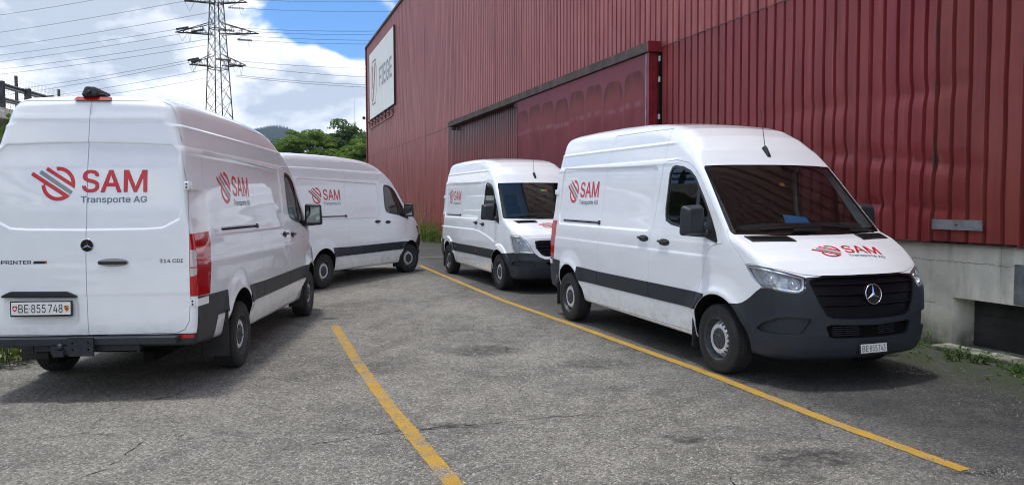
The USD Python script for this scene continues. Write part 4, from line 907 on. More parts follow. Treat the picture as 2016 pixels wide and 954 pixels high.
WH = wh.GetPrim()
PITCHW = .218
def corrugated(s0, s1, z0, z1, off, rows, dent=None, seed=0):
    """one sheet of trapezoidal cladding; dent(s, z) gives a displacement"""
    k = int(round((s1 - s0) / PITCHW)); S, D = [], []
    for i in range(k):
        a = s0 + i * (s1 - s0) / k
        for u, d in ((0, -.0), (.147, -.0), (.156, -.048), (.198, -.048), (.207, -.0)): S.append(a + u * (s1 - s0) / k / PITCHW); D.append(d)
    S.append(s1 + .004); D.append(0.0); S, D = np.array(S), np.array(D); zs = np.linspace(z0, z1, rows + 1)
    X, Z = np.meshgrid(S, zs, indexing='ij'); Y = np.repeat(D[:, None], rows + 1, 1) + off
    if dent is not None: X, Y = dent(X, Y, Z)
    v = np.stack([X.ravel(), Y.ravel(), Z.ravel()], 1); m = rows + 1; i = (np.arange(len(S) - 1)[:, None] * m + np.arange(rows)).ravel()
    return trimesh.Trimesh(v, np.r_[np.c_[i, i + 1, i + m + 1], np.c_[i, i + m + 1, i + m]], process=False)
def dents(X, Y, Z):
    p = np.stack([X * 1.1, Z * .9, X * 0 + 3.3], -1)
    a = meshkit.fbm(p, 3, 5) - .5; near = np.exp(-((X - 0.7) / 2.6) ** 2)
    hitz = np.exp(-((Z - (2.15 + .12 * X)) / .10) ** 2) + .8 * np.exp(-((Z - (1.62 + .05 * X)) / .07) ** 2) + .5 * np.exp(-((Z - 3.0) / .12) ** 2)
    q = meshkit.noise(np.stack([X * 3.1, Z * .6, X * 0], -1), 9)
    y = Y + near * (a * .035 - hitz * (q - .25) * .095) + .005 * a
    y = y + np.where(Y < -.02, hitz * near * .022, 0)
    flare = np.exp(-((X - .12) / .35) ** 2) * np.exp(-((Z - 1.2) / 1.3) ** 2)
    return X + near * (meshkit.noise(np.stack([X, Z * 2.2, X * 0 + 7], -1), 3) - .5) * .014, y + .05 * flare
w_sheet = 5 * PITCHW; k0 = -11
for k in range(k0, 44):
    s0 = .041 + k * w_sheet; s1 = s0 + w_sheet
    if s0 > 46.9: break
    s1 = min(s1, 47.3); near = -3 <= k <= 5; jit = .003 * ((k * 7919) % 5 - 2) / 2
    zb = 1.225 if s0 < 6.0 else 0.03
    off = .052 if k < 0 else 0.0
    d = dents if near else None
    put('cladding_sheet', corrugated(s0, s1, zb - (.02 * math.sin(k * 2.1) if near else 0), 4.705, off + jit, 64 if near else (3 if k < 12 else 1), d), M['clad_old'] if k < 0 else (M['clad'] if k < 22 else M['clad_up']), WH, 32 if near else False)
    zt = 4.69 if k < 21 else 4.69
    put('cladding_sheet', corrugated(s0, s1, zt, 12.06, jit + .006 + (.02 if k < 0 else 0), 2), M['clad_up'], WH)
# dark lap seam where the upper sheets overlap the lower ones, screw heads
put('lap_edge', bx(.030, .0405, -.035, .052, 1.25, 4.70), M['beam'], WH)
for s0, s1 in ((-12, 6.55), (24.0, 47)): put('lap_seam', bx(s0, s1, -.046, .002, 4.675, 4.688), M['beam'], WH)
scr = []
for k in range(-12, 44):
    for zz in (1.62, 2.55, 3.5, 4.4): scr.append(T(trimesh.creation.icosphere(0, .007), -.02 + k * PITCHW + .09, .004 if k >= 0 else .034, zz + .02 * math.sin(k)))
tag(put('screw_heads', cat_(scr), M['cap'], WH), kind='stuff')
put('roof', bx(-12.4, 47.33, -34, -.05, 11.9, 12.08), M['beam'], WH)
put('roof_edge_trim', cat_([bx(-12.4, 47.38, -.06, .075, 12.06, 12.20), bx(47.30, 47.40, -34, .075, 12.06, 12.20)]), M['beam'], WH)
put('end_wall', bx(47.20, 47.26, -34, -.045, 0, 12.0), M['clad'], WH)
put('corner_trim', cat_([bx(47.26, 47.40, -.05, .06, 0, 12.06)]), M['clad'], WH)
put('end_wall', bx(-12.4, -12.34, -34, -.06, 0, 12.0), M['clad'], WH)
put('back_wall', bx(-12.4, 47.3, -34.1, -34.0, 0, 12.0), M['clad'], WH)
# concrete plinth with the recessed cellar opening
pl = m3.Manifold.cube([18.9, .45, 1.30], False).translate([-12.3, -.50, -.05])
pl = pl - m3.Manifold.cube([3.2, .42, .58], False).translate([-3.39, -.40, .015])
for k in range(7): pl = pl - m3.Manifold.cube([.014, .02, 2.0], False).translate([-2.05 + k * 1.25 + (.3 if k > 1 else 0), -.058, -.1])
pl = pl - m3.Manifold.cube([5.9, .02, .010], False).translate([.02, -.056, .50])
put('concrete_plinth', tm(pl), M['concrete'], WH)
put('cellar_ledge', rbx(-3.45, -.14, -.06, .20, -.05, .055, .015), M['concrete'], WH)
M['cellar'] = simple('cellar_dark', (.040, .042, .045), .7, var=.4, vscale=4.0)
put('cellar_shutter', cat_([bx(-3.39, -.20, -.43, -.38, .0, .62)] + [bx(-.95 - k * .55, -.925 - k * .55, -.39, -.33, .0, .60) for k in range(5)] + [bx(-3.39, -.20, -.385, -.372, .05 + .11 * k, .062 + .11 * k) for k in range(5)]), M['cellar'], WH)
M['zinc'] = simple('zinc_sheet', (.30, .33, .36), .42, metal=.75, var=.3, vscale=5.0)
put('zinc_sheet', rbx(-2.9, -.955, -.049, -.038, .605, 1.035, .004), M['zinc'], WH)
vent = [bx(-1.36, -1.04, -.33, -.31, .24, .50)] + [bx(-1.35, -1.05, -.32, -.295, .25 + k * .03, .262 + k * .03) for k in range(8)]
put('vent_grille', cat_(vent), M['steel'], WH)
fp = m3.Manifold.cube([.66, .006, .115], True).translate([-.345, .098, 1.435]).rotate([0, 0, 0])
bp_ = put('fixing_plate', tm(fp), M['zinc'], WH); put('bolt', T(trimesh.creation.icosphere(1, .016), -.345, .103, 1.44), M['beam'], bp_)
tag(bp_, 'blank grey metal strip bolted on the cladding')
put('drip_flashing', bx(-12.3, 6.55, -.05, .012, 1.215, 1.232), M['beam'], WH)
# the sliding gate: beam with rail, leaf of eight bays, end post
gb = rbx(6.60, 22.95, .02, .27, 4.60, 4.79, .008); put('gate_beam', gb, M['beam'], WH)
put('beam_cap', rbx(6.56, 6.61, .0, .278, 4.59, 4.80, .006), M['clad_red'], WH)
for s0 in (22.5, 14.75): put('beam_hanger', bx(s0, s0 + .18, .03, .2, 4.46, 4.60), M['beam'], WH)
M['white_bits'] = simple('old_packing', (.52, .52, .50), .8)
gate = thing('gate_leaf', None, None, (0, 0, 0), 0, None, WH)
for k in range(8):
    a = 6.76 + k * .98; put('gate_panel', rbx(a + .0015, a + .9785, .17, .222 - .002 * (k % 2), .06, 4.585, .003), M['door_face'], gate)
put('gate_edge', bx(6.730, 6.757, .10, .227, .05, 4.58), M['zinc'], gate)
put('gate_edge', bx(14.602, 14.63, .10, .235, .05, 4.58), M['door_face'], gate)
put('gate_post', rbx(6.625, 6.72, .03, .225, .03, 4.595, .006), M['clad_red'], WH)
put('wall_gap', bx(6.54, 6.62, -.05, .006, .03, 4.60), M['matt_black'], WH)
put('packing_block', cat_([bx(6.57, 6.615, .0, .03, z, z + h) for z, h in ((4.42, .10), (4.02, .10), (3.30, .10), (3.0, .05), (2.66, .09), (2.35, .04))]), M['white_bits'], WH)
# sign
sg = thing('company_sign', 'white company sign board high on the far corner of the warehouse', 'sign', WP + WU * 0, 0)
sg_x = UsdGeom.Xform(sg); sg_x.ClearXformOpOrder(); sg_x.MakeMatrixXform().Set(Gf.Matrix4d(*WU, 0, *WN, 0, 0, 0, 1, 0, *WP, 1))
M['sign'] = simple('sign_white', (.70, .71, .68), .35, var=.05, vscale=1.0)
put('board', rbx(35.92, 45.22, .02, .10, 7.06, 11.26, .015), M['sign'], sg)
put('board_frame', cat_([bx(35.87, 45.27, .01, .11, 7.02, 7.06), bx(35.87, 35.918, .01, .11, 7.02, 11.30), bx(45.222, 45.27, .01, .11, 7.02, 11.30)]), M['trim'], sg)
v, f = text2d('FIEGE', 1.10, 4.5, True); P, F = slab2d(v, f, [41.05, .102, 8.66], [-1, 0, 0], [0, 0, 1.0], .004); put('company_name', (P, F), simple('sign_grey', (.27, .28, .29), .5), sg)
hexo = Polygon([(45.15, 8.85), (45.15, 10.1), (44.4, 10.72), (43.0, 10.72), (42.75, 10.1), (42.75, 8.85), (43.3, 7.95), (44.6, 7.95)])
hexo = affinity.translate(hexo, -.62, -.1); hexr = hexo.difference(hexo.buffer(-.10)); kk = affinity.translate(unary_union([Polygon([(44.6, 8.2), (44.2, 8.2), (43.55, 9.25), (43.95, 9.35)]), Polygon([(43.95, 9.25), (43.55, 9.35), (43.05, 10.45), (43.5, 10.45)]), Polygon([(44.55, 10.4), (44.25, 10.4), (44.25, 9.0), (44.55, 9.0)])]), -.62, -.1)
for nm, poly, mm in (('emblem_outline', hexr, 'shield_red'), ('emblem_mark', kk, 'red_vinyl')):
    v, f = poly2d(poly); put(nm, (np.c_[v[:, 0], np.full(len(v), .106), v[:, 1]], f[:, ::-1]), simple('emblem_' + nm, (.30, .10, .09), .5), sg)
for k in range(7):
    s = 36.6 + k * 1.36
    l = thing('sign_floodlight', 'small floodlight under the sign board, %s from the right' % ['first', 'second', 'third', 'fourth', 'fifth', 'sixth', 'seventh'][k], 'floodlight', WP + WU * s + np.array([0, 0, 6.70]), math.atan2(WU[1], WU[0]), 'floodlights in a row under the sign')
    put('bracket', cat_([bar([0, .0, .05], [0, .30, .12], .03), bar([0, .0, -.1], [0, .16, .08], .025)]), M['trim'], l); put('lamp_head', cat_([rbx(-.07, .07, .26, .36, .08, .20, .02)]), M['trim'], l)
rl = put('cable_rail', cat_([bx(36.8, 45.9, .01, .06, 6.48, 6.54)] + [bx(36.8 + k * 1.3, 36.84 + k * 1.3, .01, .05, 6.5, 7.05) for k in range(8)]), M['clad'], WH)
lc = thing('wall_camera', 'small round camera on an arm at the far warehouse corner', 'camera', WP + WU * 47.35 + np.array([0, 0, 7.35]), math.atan2(WU[1], WU[0]))
put('arm', tube([(0, .05, 0), (.35, .08, 0), (.75, .1, .05)], .02, 8), M['trim'], lc); put('housing', trimesh.creation.icosphere(2, .11, ).apply_translation([.80, .1, .15]), M['trim'], lc, True)
# ------------------------------------------------------------------ pylon and its lines
def at(px, py, dist):
    d = pix_dir(px, py); return np.array([0, 0, CAM_H]) + d * (dist / d[1])
M['galv'] = simple('pylon_steel', (.024, .025, .025), .6, metal=.2, var=.3, vscale=.6)
M['wire'] = simple('power_line', (.055, .055, .06), .5)
M['insul'] = simple('insulator', (.035, .030, .030), .3)
PYX, PYY = -33.45, 90.0; PYROT = math.radians(6)
py = thing('power_pylon', 'tall steel lattice power pylon rising behind the left vans', 'pylon', (PYX, PYY, 0), PYROT)
def half_w(z): return float(np.interp(z, [0, 12.5, 24.5, 33, 38], [2.05, 1.43, .74, .42, .10]))
tw = []; levels = [0, 3.2, 6.2, 8.9, 11.2, 13.2, 15.1, 16.8, 18.4, 19.9, 21.3, 22.7, 24.1, 25.4, 27.4, 29.4, 31.4, 33.4, 36, 38]
cor = lambda z: [np.array([sx * half_w(z), sy * half_w(z), z]) for sx, sy in ((1, .0), (.0, 1), (-1, .0), (.0, -1))]
for i in range(4): put('leg', cat_([bar(cor(a)[i], cor(b)[i], .10, .10) for a, b in zip(levels[:-1], levels[1:])]), M['galv'], py)
for a, b in zip(levels[:-1], levels[1:]):
    A, B = cor(a), cor(b)
    br = []
    for i in range(4):
        j = (i + 1) % 4; br += [bar(A[i], B[j], .040), bar(A[j], B[i], .040)]
        if a in (16.8, 21.3, 24.1): br.append(bar(A[i], A[j], .08))
    put('lattice_bay', cat_(br), M['galv'], py)
arms = [(17.1, 3.1), (20.7, 4.6), (24.2, 3.4), (31.4, 3.2)]
attach = []
for z, L in arms:
    for s in (-1, 1):
        hw = half_w(z); tip = np.array([s * L, 0, z + .15]); p = []
        for y in (-1, 1):
            p += [bar([s * hw * .5, y * hw * .5, z], tip, .10), bar([s * half_w(z + 1.3) * .5, y * half_w(z + 1.3) * .5, z + 1.3], tip, .08)]
            for t in (.3, .55, .78):
                a = np.array([s * hw * .5, y * hw * .5, z]) * (1 - t) + tip * t; b = np.array([s * half_w(z + 1.3) * .5, y * half_w(z + 1.3) * .5, z + 1.3]) * (1 - t) + tip * t
                p += [bar(a, b, .05)]
                c = np.array([s * hw * .5, y * hw * .5, z]) * (1 - t + .15) + tip * (t - .15); p += [bar(c, b, .05)]
            for t in (.25, .5, .75): p.append(bar(np.array([s * hw * .5, hw * .5, z]) * (1 - t) + tip * t, np.array([s * hw * .5, -hw * .5, z]) * (1 - t) + tip * t, .05))
        put('crossarm', cat_(p), M['galv'], py)
        for fr in (1.0, .62):
            attach.append((np.array([s * (hw + (L - hw) * fr), 0, z + .1]), z))
def world_py(p): c, s = math.cos(PYROT), math.sin(PYROT); return np.array([PYX + c * p[0] - s * p[1], PYY + s * p[0] + c * p[1], p[2]])
def local_py(p): d = np.asarray(p) - [PYX, PYY, 0]; c, s = math.cos(PYROT), math.sin(PYROT); return np.array([c * d[0] + s * d[1], -s * d[0] + c * d[1], d[2]])
# photographed runs of the wires: (pixel at the pylon end, pixel at the far end, depth there)
LEFT = [((186, 0), (0, 30), 96), ((363, 2.5), (0, 64), 97), ((412, 25), (0, 93), 98), ((347, 58), (0, 109), 99), ((377, 63), (0, 122), 100), ((410, 77), (30, 133), 101), ((407, 89), (30, 143), 101), ((370, 119), (60, 172), 103), ((377, 122), (90, 176), 104), ((410, 136), (150, 182), 106), ((415, 152), (180, 190), 107)]
RIGHT = [((482, 0), (786, 2.5), 96), ((480, 17), (769, 23), 97), ((454, 55), (741, 61.6), 98), ((461, 60.5), (734, 69), 99), ((470, 70), (732, 79.6), 99), ((496, 80), (722, 87), 100), ((454, 119), (722, 135), 102), ((478, 131), (722, 152), 103), ((464, 148), (722, 167), 103), ((464, 151), (722, 172), 104)]
for side, runs in ((-1, LEFT), (1, RIGHT)):
    for i, (a, b, dep) in enumerate(runs):
        A = at(a[0], a[1], 90.0 + (.6 if i % 2 else -.6)); B = at(b[0], b[1], dep); d = B - A; L0 = np.linalg.norm(d); d /= L0
        ext = 90.0 if side < 0 else 26.0; n = 40; t = np.linspace(0, 1, n); E_ = B + d * ext; P = A + (E_ - A) * t[:, None]
        tb = L0 / (L0 + ext); sag = 2.2 if side < 0 else .9
        P[:, 2] += sag * 4 * (t * (t - 1) - 0) + sag * 4 * tb * (1 - tb) * (t / tb)      # sags, yet passes through both photographed points
        w = put('power_line', tube(P, .022, 5), M['wire']); tag(w, 'thin power line %s the pylon, %s from the top' % ('left of' if side < 0 else 'right of', ['first', 'second', 'third', 'fourth', 'fifth', 'sixth', 'seventh', 'eighth', 'ninth', 'tenth', 'eleventh'][i]), 'power line')
        # strain insulator string at the pylon end
        if i in ((1, 3, 4, 7, 8) if side < 0 else (1, 3, 5, 6, 7)):
            q0 = local_py(P[0]); q1 = local_py(P[0] + (P[1] - P[0]) / np.linalg.norm(P[1] - P[0]) * -1.7)
            st = []
            for k in range(9): c = q0 + (q1 - q0) * (k + .5) / 9; st.append(tube([c - (q1 - q0) * .02, c + (q1 - q0) * .02], .13, 10))
            put('insulator_string', cat_(st + [bar(q0, q1, .05)]), M['insul'], py)
            arm_tip = min((p for p, z in attach), key=lambda p: np.linalg.norm(p - q1))
            put('jumper', tube([q0, (q0 + arm_tip) / 2 + [0, 0, -1.1], arm_tip], .02, 5), M['wire'], py); put('link', bar(q1, arm_tip, .05), M['galv'], py)

# ------------------------------------------------------------------ far hills, mast, trees
def leaf_material(name, a, b, c):
    g = NG(); pos = g.n('geometry'); rp = g.o(pos, 'random_per_island'); nz = g.n('noise_texture', vector=pos, scale=.8, detail=3.0)
    col = g.mix(rp, a, b); col = g.mix(g.m('multiply', g.ramp(nz, .4, .7), .7), col, c)
    d = g.n('principled_bsdf', base_color=col, roughness=.55, specular_ior_level=.35); t = g.n('translucent_bsdf', color=g.mix(1.0, col, (1.5, 1.7, .7), 'multiply'))
    return g.make(name, str(g.n('mix_closure', fac=.28, closure1=d, closure2=t)))
M['leaf'] = leaf_material('tree_leaves', (.082, .145, .016), (.165, .240, .030), (.205, .275, .045))
M['leaf_dark'] = leaf_material('dark_leaves', (.048, .098, .022), (.098, .155, .034), (.125, .175, .042))
M['weed'] = leaf_material('weed_leaves', (.075, .13, .018), (.14, .19, .03), (.19, .21, .05))
M['bark'] = simple('bark', (.06, .048, .038), .9, var=.4, vscale=8.0)
M['conifer'] = simple('conifer_forest', (.022, .040, .022), .9, var=.4, vscale=.04)
M['forest'] = simple('forest_floor', (.022, .040, .022), .95, var=.4, vscale=.02)
def quads(P, N, size, rng):
    """leaf-shaped rhombs at P facing about N"""
    n = len(P); r = rng.normal(0, 1, (n, 3)); a = np.cross(N, r); a /= np.linalg.norm(a, axis=1, keepdims=True) + 1e-9; b = np.cross(N, a); s = (size * rng.uniform(.6, 1.35, n))[:, None]
    V = np.stack([P - a * s * .5, P - b * s * .32 + N * s * .08, P + a * s * .5, P + b * s * .32 + N * s * .08], 1).reshape(-1, 3); i = np.arange(n)[:, None] * 4
    return trimesh.Trimesh(V, np.vstack([i + [0, 1, 2], i + [0, 2, 3]]), process=False)
def unit(v): return v / (np.linalg.norm(v, axis=-1, keepdims=True) + 1e-9)
def crown(c, rad, nclump, nleaf, size, rng, flat=.8):
    P, N = [], []
    for k in range(nclump):
        u = unit(rng.normal(0, 1, 3)); u[2] = u[2] * .9 + .12; rr = rng.uniform(.45, 1.0) ** .6; q = np.array(c) + u * rad * rr * rng.uniform(.8, 1.1); cr = np.mean(rad) * rng.uniform(.18, .34)
        d = unit(rng.normal(0, 1, (nleaf, 3))); d[:, 2] = np.abs(d[:, 2]) * .85 - .25; P.append(q + d * cr * (rng.uniform(.35, 1, (nleaf, 1)) ** .5) * [1.15, 1.15, flat]); N.append(unit(d + rng.normal(0, .55, (nleaf, 3)) + [0, 0, .3]))
    return quads(np.vstack(P), np.vstack(N), size, rng)
def tree(name, label, loc, h, rad, rng, mat='leaf', nclump=80, nleaf=110, size=.42, group=None, base=.28):
    t = thing(name, label, 'tree', loc, 0, group)
    limbs = [tube([(0, 0, 0), (.1, .05, h * .25), (-.05, .1, h * .5), (0, 0, h * .8)], [h * .028, h * .022, h * .015, h * .005], 9)]
    for k in range(9):
        a = rng.uniform(0, 6.28); z = h * rng.uniform(.25, .6); e = np.array([math.cos(a) * rad[0] * .7, math.sin(a) * rad[1] * .7, z + h * .22]); limbs.append(tube([(0, 0, z), e * [.45, .45, 0] + [0, 0, z + h * .12], e], [h * .012, h * .008, h * .003], 6))
    put('trunk', cat_(limbs), M['bark'], t, 50)
    c = crown((0, 0, h * (1 + base) / 2), np.array([rad[0], rad[1], h * (1 - base) / 2]), nclump, nleaf, size, rng)
    put('crown', c, M[mat], t); return t
rng = np.random.default_rng(11)
def ground_x(px, y): d = pix_dir(px, 400); return d[0] / d[1] * y
TREES = [(545, 118, 10.2, 4.0, 'leaf_dark', 'dark leafy tree at the left end of the row behind the second van'), (572, 122, 11.4, 3.8, 'leaf', 'green tree second from the left of the row, with a rough top'), (612, 110, 12.0, 4.5, 'leaf', 'broad bright green tree in the middle of the row'),
         (645, 104, 8.0, 2.6, 'leaf_dark', 'low dark tree in the dip of the tree row'), (684, 112, 12.9, 3.9, 'leaf_dark', 'tall rounded tree right of the dip in the tree row'), (719, 100, 9.6, 3.6, 'leaf', 'yellowish green tree partly hidden by the warehouse corner'), (584, 128, 13.2, 1.5, 'leaf_dark', 'slim tall tree top standing out behind the middle trees'),
         (655, 96, 6.6, 3.8, 'leaf', 'low bushy tree just above the second van roof'), (520, 112, 9.8, 4.4, 'leaf', 'tree mostly hidden behind the roof of the nearest left van'), (760, 118, 11, 4.5, 'leaf_dark', 'tree standing behind the warehouse corner')]
for px, y, h, r, mt, lab in TREES: tree('deciduous_tree', lab, (ground_x(px, y), y, -.05), h, (r, r * .85), rng, mt, 130 if r > 3.5 else 70, 170, .34, None, .22)
for k, (x, h, r) in enumerate([(-38, 11, 5), (-29, 12.5, 5.5), (-21, 10.5, 5), (-13, 12, 5.5)]):
    tree('deciduous_tree', 'tree %s of a row standing behind the viewer' % ['one', 'two', 'three', 'four'][k], (x, -50 - 2 * (k % 2), -.05), h, (r, r), rng, 'leaf_dark', 60, 60, .7, None, .12)
# a house roof between the trees
hx = ground_x(657, 140); hs = thing('house', 'pale roofed house half hidden between the far trees', 'house', (hx, 140, 0), .3)
put('wall', bx(-5, 5, -4, 4, 0, 8.4), M['sign'], hs); put('roof', trimesh.convex.convex_hull(np.array([[sx * 5.6, sy * 4.6, 8.4] for sx in (-1, 1) for sy in (-1, 1)] + [[-5.6, 0, 11.2], [5.6, 0, 11.2]])), simple('pale_roof', (.42, .42, .43), .6), hs)
for k in range(3): put('window', bx(-3.6 + k * 2.8, -2.4 + k * 2.8, -4.05, -3.98, 5.4, 7), M['gloss_black'], hs)
HD = 3000.0
prof = np.array([(-2600, 300), (-1500, 290), (-600, 300), (0, 270), (300, 300), (430, 270), (500, 252), (540, 248), (575, 254), (610, 280), (640, 294), (655, 284), (675, 272), (700, 262), (720, 262), (760, 255), (830, 246), (1000, 270), (1400, 290), (2200, 280), (4200, 310)], float)
xs = np.linspace(-2600, 4200, 420); ys = np.interp(xs, prof[:, 0], prof[:, 1])
ridge = np.array([at(x, y, HD) for x, y in zip(xs, ys)]); ridge[:, 2] -= 26
rows = []
for dy, fz in ((-1500, 0.0), (-1000, .30), (-500, .72), (-200, .93), (0, 1.0), (300, .95), (1000, .6)):
    q = ridge.copy(); q[:, 0] *= (HD + dy) / HD; q[:, 1] += dy; q[:, 2] = np.maximum(q[:, 2] * fz, -2) + (meshkit.fbm(np.c_[q[:, :2] / 90.0, np.full(len(q), dy / 50.0)], 3, 4) - .5) * 24 * (fz > 0); rows.append(q)
V = np.vstack(rows); n = len(xs); F = []
for r in range(len(rows) - 1):
    i = np.arange(n - 1) + r * n; F += [np.c_[i, i + 1, i + n + 1], np.c_[i, i + n + 1, i + n]]
tag(put('wooded_hill', (V, np.vstack(F)), M['forest'], None, True), 'blue green wooded hill far behind the trees', kind='structure')
# spruces over the hill
cone = cat_([T(trimesh.creation.cone(3.2 - .8 * k, 4.6, sections=7), 0, 0, 1 + 2.3 * k) for k in range(4)])
pts = []
for k in range(14000):
    r = rng.uniform(0, 4.6); i0 = int(r) if r < 4 else 3; t = min(r - i0, 1); x = rng.uniform(430, 780); j = np.interp(x, xs, np.arange(n)); j0 = int(j); w_ = j - j0; R = lambda q: rows[q][j0] * (1 - w_) + rows[q][j0 + 1] * w_; a = R(i0) * (1 - t) + R(i0 + 1) * t; pts.append(a + rng.normal(0, 2.5, 3) * [1, 1, 0])
pts = np.array(pts); ins = UsdGeom.PointInstancer.Define(stage, '/World/spruce_forest'); pr = usdkit.mesh(stage, '/World/spruce_forest/spruce', cone, M['conifer'])
ins.CreatePrototypesRel().SetTargets([pr.GetPath()]); ins.CreateProtoIndicesAttr(Vt.IntArray([0] * len(pts))); ins.CreatePositionsAttr(Vt.Vec3fArray.FromNumpy(pts.astype(np.float32)))
sc = rng.uniform(.55, 1.6, len(pts)) * 1.25; ins.CreateScalesAttr(Vt.Vec3fArray.FromNumpy(np.c_[sc, sc, sc * rng.uniform(.8, 1.25, len(pts))].astype(np.float32))); tag(ins, 'spruce wood covering the far hill', 'forest', None, 'stuff')
mp = at(699, 262, HD - 4); ms = thing('transmitter_mast', 'thin transmitter mast with a platform on the far wooded hill', 'mast', mp - [0, 0, 10])
z1, z2 = at(699, 243, HD)[2] - mp[2] + 10, at(699, 195, HD)[2] - mp[2] + 10
M['mast'] = simple('mast_white', (.55, .56, .58), .5)
put('shaft', lathe([(2.6, 0), (2.3, z1 - 8), (2.2, z1)], 16, 'z'), M['mast'], ms, 40); put('platform', lathe([(2, z1 - 4), (6, z1 - 2), (6, z1 + 3), (2, z1 + 4), (2, z1 + 9)], 20, 'z'), M['mast'], ms, 40); put('aerial', lathe([(.8, z1 + 4), (.7, z2 - 10), (.3, z2)], 8, 'z'), M['mast'], ms)

# ------------------------------------------------------------------ the ramp on the left with its guard rail and mesh fence
RD = np.array([-.1328, 1.0, 0]); RD /= np.linalg.norm(RD); RL = np.array([-RD[1], RD[0], 0])
RP = np.array([-16.1, 25.0, 0]) - RD * 25
def rp(t, off=0.0, z=0.0): return RP + RD * t + RL * off + [0, 0, z]
M['rail'] = simple('guard_rail_steel', (.055, .058, .065), .5, metal=.5, var=.4, vscale=1.5)
M['grass'] = simple('bank_grass', (.045, .065, .018), .95, var=.4, vscale=1.2)
prof_ = [(-8.2, -.05), (-7.2, .15), (-5.2, .75), (-3.0, 1.0), (3.0, 1.1), (9.0, .9), (14.0, -.06)]
ts = np.linspace(-30, 62, 60); V = []; rngb = np.random.default_rng(3)
for t in ts:
    for o, z in prof_: V.append(rp(t, o, z + (rngb.uniform(-.12, .12) if .1 < z else 0)))
V = np.array(V); m = len(prof_); i = (np.arange(len(ts) - 1)[:, None] * m + np.arange(m - 1)).ravel(); F = np.r_[np.c_[i, i + 1, i + m + 1], np.c_[i, i + m + 1, i + m]]
tag(put('grass_bank', (V, F[:, ::-1]), M['grass'], None, True), 'low green bank under the ramp on the left', kind='structure')
dk = [hull_pts([rp(t, o, z) for t in (-30, 62) for o, z in ((-.45, 4.30), (-.45, 4.62), (6.0, 4.30), (6.0, 4.62))])]
rmp = thing('ramp_bridge', 'raised concrete ramp on columns behind the nearest van', 'bridge'); put('deck', cat_(dk), M['concrete'], rmp)
for k in range(-4, 9):
    for o in (.6, 4.6): put('column', T(trimesh.creation.cylinder(.28, 3.9, sections=20), *rp(6 + k * 7.5, o, 2.4)), M['concrete'], rmp, 30)
gr = thing('guard_rail', 'dark steel guard rail with two beams on the ramp above the left van', 'guard rail', (0, 0, 0))
for z, h, nm in ((5.42, .15, 'rail_beam'), (4.98, .13, 'rail_beam')): put(nm, bar(rp(-30, .0, z), rp(62, .0, z), .14, h), M['rail'], gr)
put('rail_lip', cat_([bar(rp(-30, -.08, z), rp(62, -.08, z), .02, .03) for z in (5.47, 5.37, 5.015, 4.945)]), M['steel'], gr)
for k in range(-16, 32): put('post', bar(rp(24.55 + k * 1.72 - .0, -.13, 4.60), rp(24.55 + k * 1.72, -.13, 5.51), .17, .12, (0, 1, 0)), M['rail'], gr)
mf_ = thing('mesh_fence', 'thin wire mesh fence on posts behind the guard rail', 'fence', (0, 0, 0))
for k in range(-14, 12):
    t0 = 27.0 + k * 3.3; put('fence_post', bar(rp(t0, .55, 4.62), rp(t0, .55, 6.04), .075, .075), M['rail'], mf_)
    wv = [bar(rp(t0 + a, .55, 4.75), rp(t0 + a, .55, 5.98), .0045, .0045, (0, 1, 0)) for a in np.arange(.1, 3.25, .11)] + [bar(rp(t0 + .05, .55, z), rp(t0 + 3.25, .55, z), .0045, .0045) for z in np.arange(4.8, 6.0, .20)]
    if -8 <= k <= 10: put('wire_panel', cat_(wv), M['rail'], mf_)

# ------------------------------------------------------------------ plants and loose stuff
def plant(name, label, loc, n, h, spread, size, rng, mat='weed', flowers=0, group=None):
    t = thing(name, label, 'plant', loc, 0, group); st, P, N = [], [], []
    for k in range(n):
        a = rng.uniform(0, 6.28); r = spread * rng.uniform(0, 1) ** .5; b = np.array([math.cos(a) * r, math.sin(a) * r, 0]); hh = h * rng.uniform(.5, 1); e = b * 1.35 + [rng.normal(0, .08) * h, rng.normal(0, .08) * h, hh]; mid = (b + e) / 2 + [0, 0, hh * .08]
        st.append(tube([b, mid, e], [.006, .005, .002], 4, False))
        u = rng.uniform(.12, 1, 9); q = b + (e - b) * u[:, None] + rng.normal(0, size * .6, (9, 3)); P.append(q); N.append(unit(rng.normal(0, 1, (9, 3)) + [0, 0, .8]))
    tag(put('stems', cat_(st), M[mat], t), kind='stuff'); tag(put('leaves', quads(np.vstack(P), np.vstack(N), size, rng), M[mat], t), kind='stuff')
    if flowers:
        tips = np.array([s.vertices[-1] for s in st])[:flowers]; q = np.repeat(tips, 14, 0) + rng.normal(0, .035, (len(tips) * 14, 3)) * [1, 1, .4]
        put('flower_heads', quads(q, unit(rng.normal(0, .4, q.shape) + [0, 0, 1]), .03, rng), M['white_plain'], t)
    return t
rng = np.random.default_rng(21)
plant('weed', 'leafy green weeds at the left frame edge beside the rear wheel', (-5.55, 8.35, 0), 46, .55, .28, .085, rng)
plant('weed', 'tall flowering weeds behind the top left edge of the nearest van', rp(13.2, -5.4, .6), 90, 2.9, .9, .12, rng, 'weed', 16)
plant('weed', 'second clump of tall weeds on the bank behind the nearest van', rp(19.5, -4.6, .8), 80, 3.2, 1.0, .12, rng, 'weed', 12)
for k, (s, off, h, lab) in enumerate([(27.6, .45, .95, 'green weeds at the foot of the warehouse between the two far vans'), (26.2, .4, .6, 'low weeds at the wall just left of the old van'), (29.6, .4, .7, 'weeds at the wall behind the bonnet of the second van'), (24.6, .45, .9, 'weeds at the wall behind the old van'), (31.8, .4, .55, 'weeds at the far foot of the warehouse wall')]):
    plant('weed', lab, WP + WU * s + WN * off, 60, h, .62, .085, rng)
M['straw'] = simple('dry_stems', (.30, .22, .11), .9)
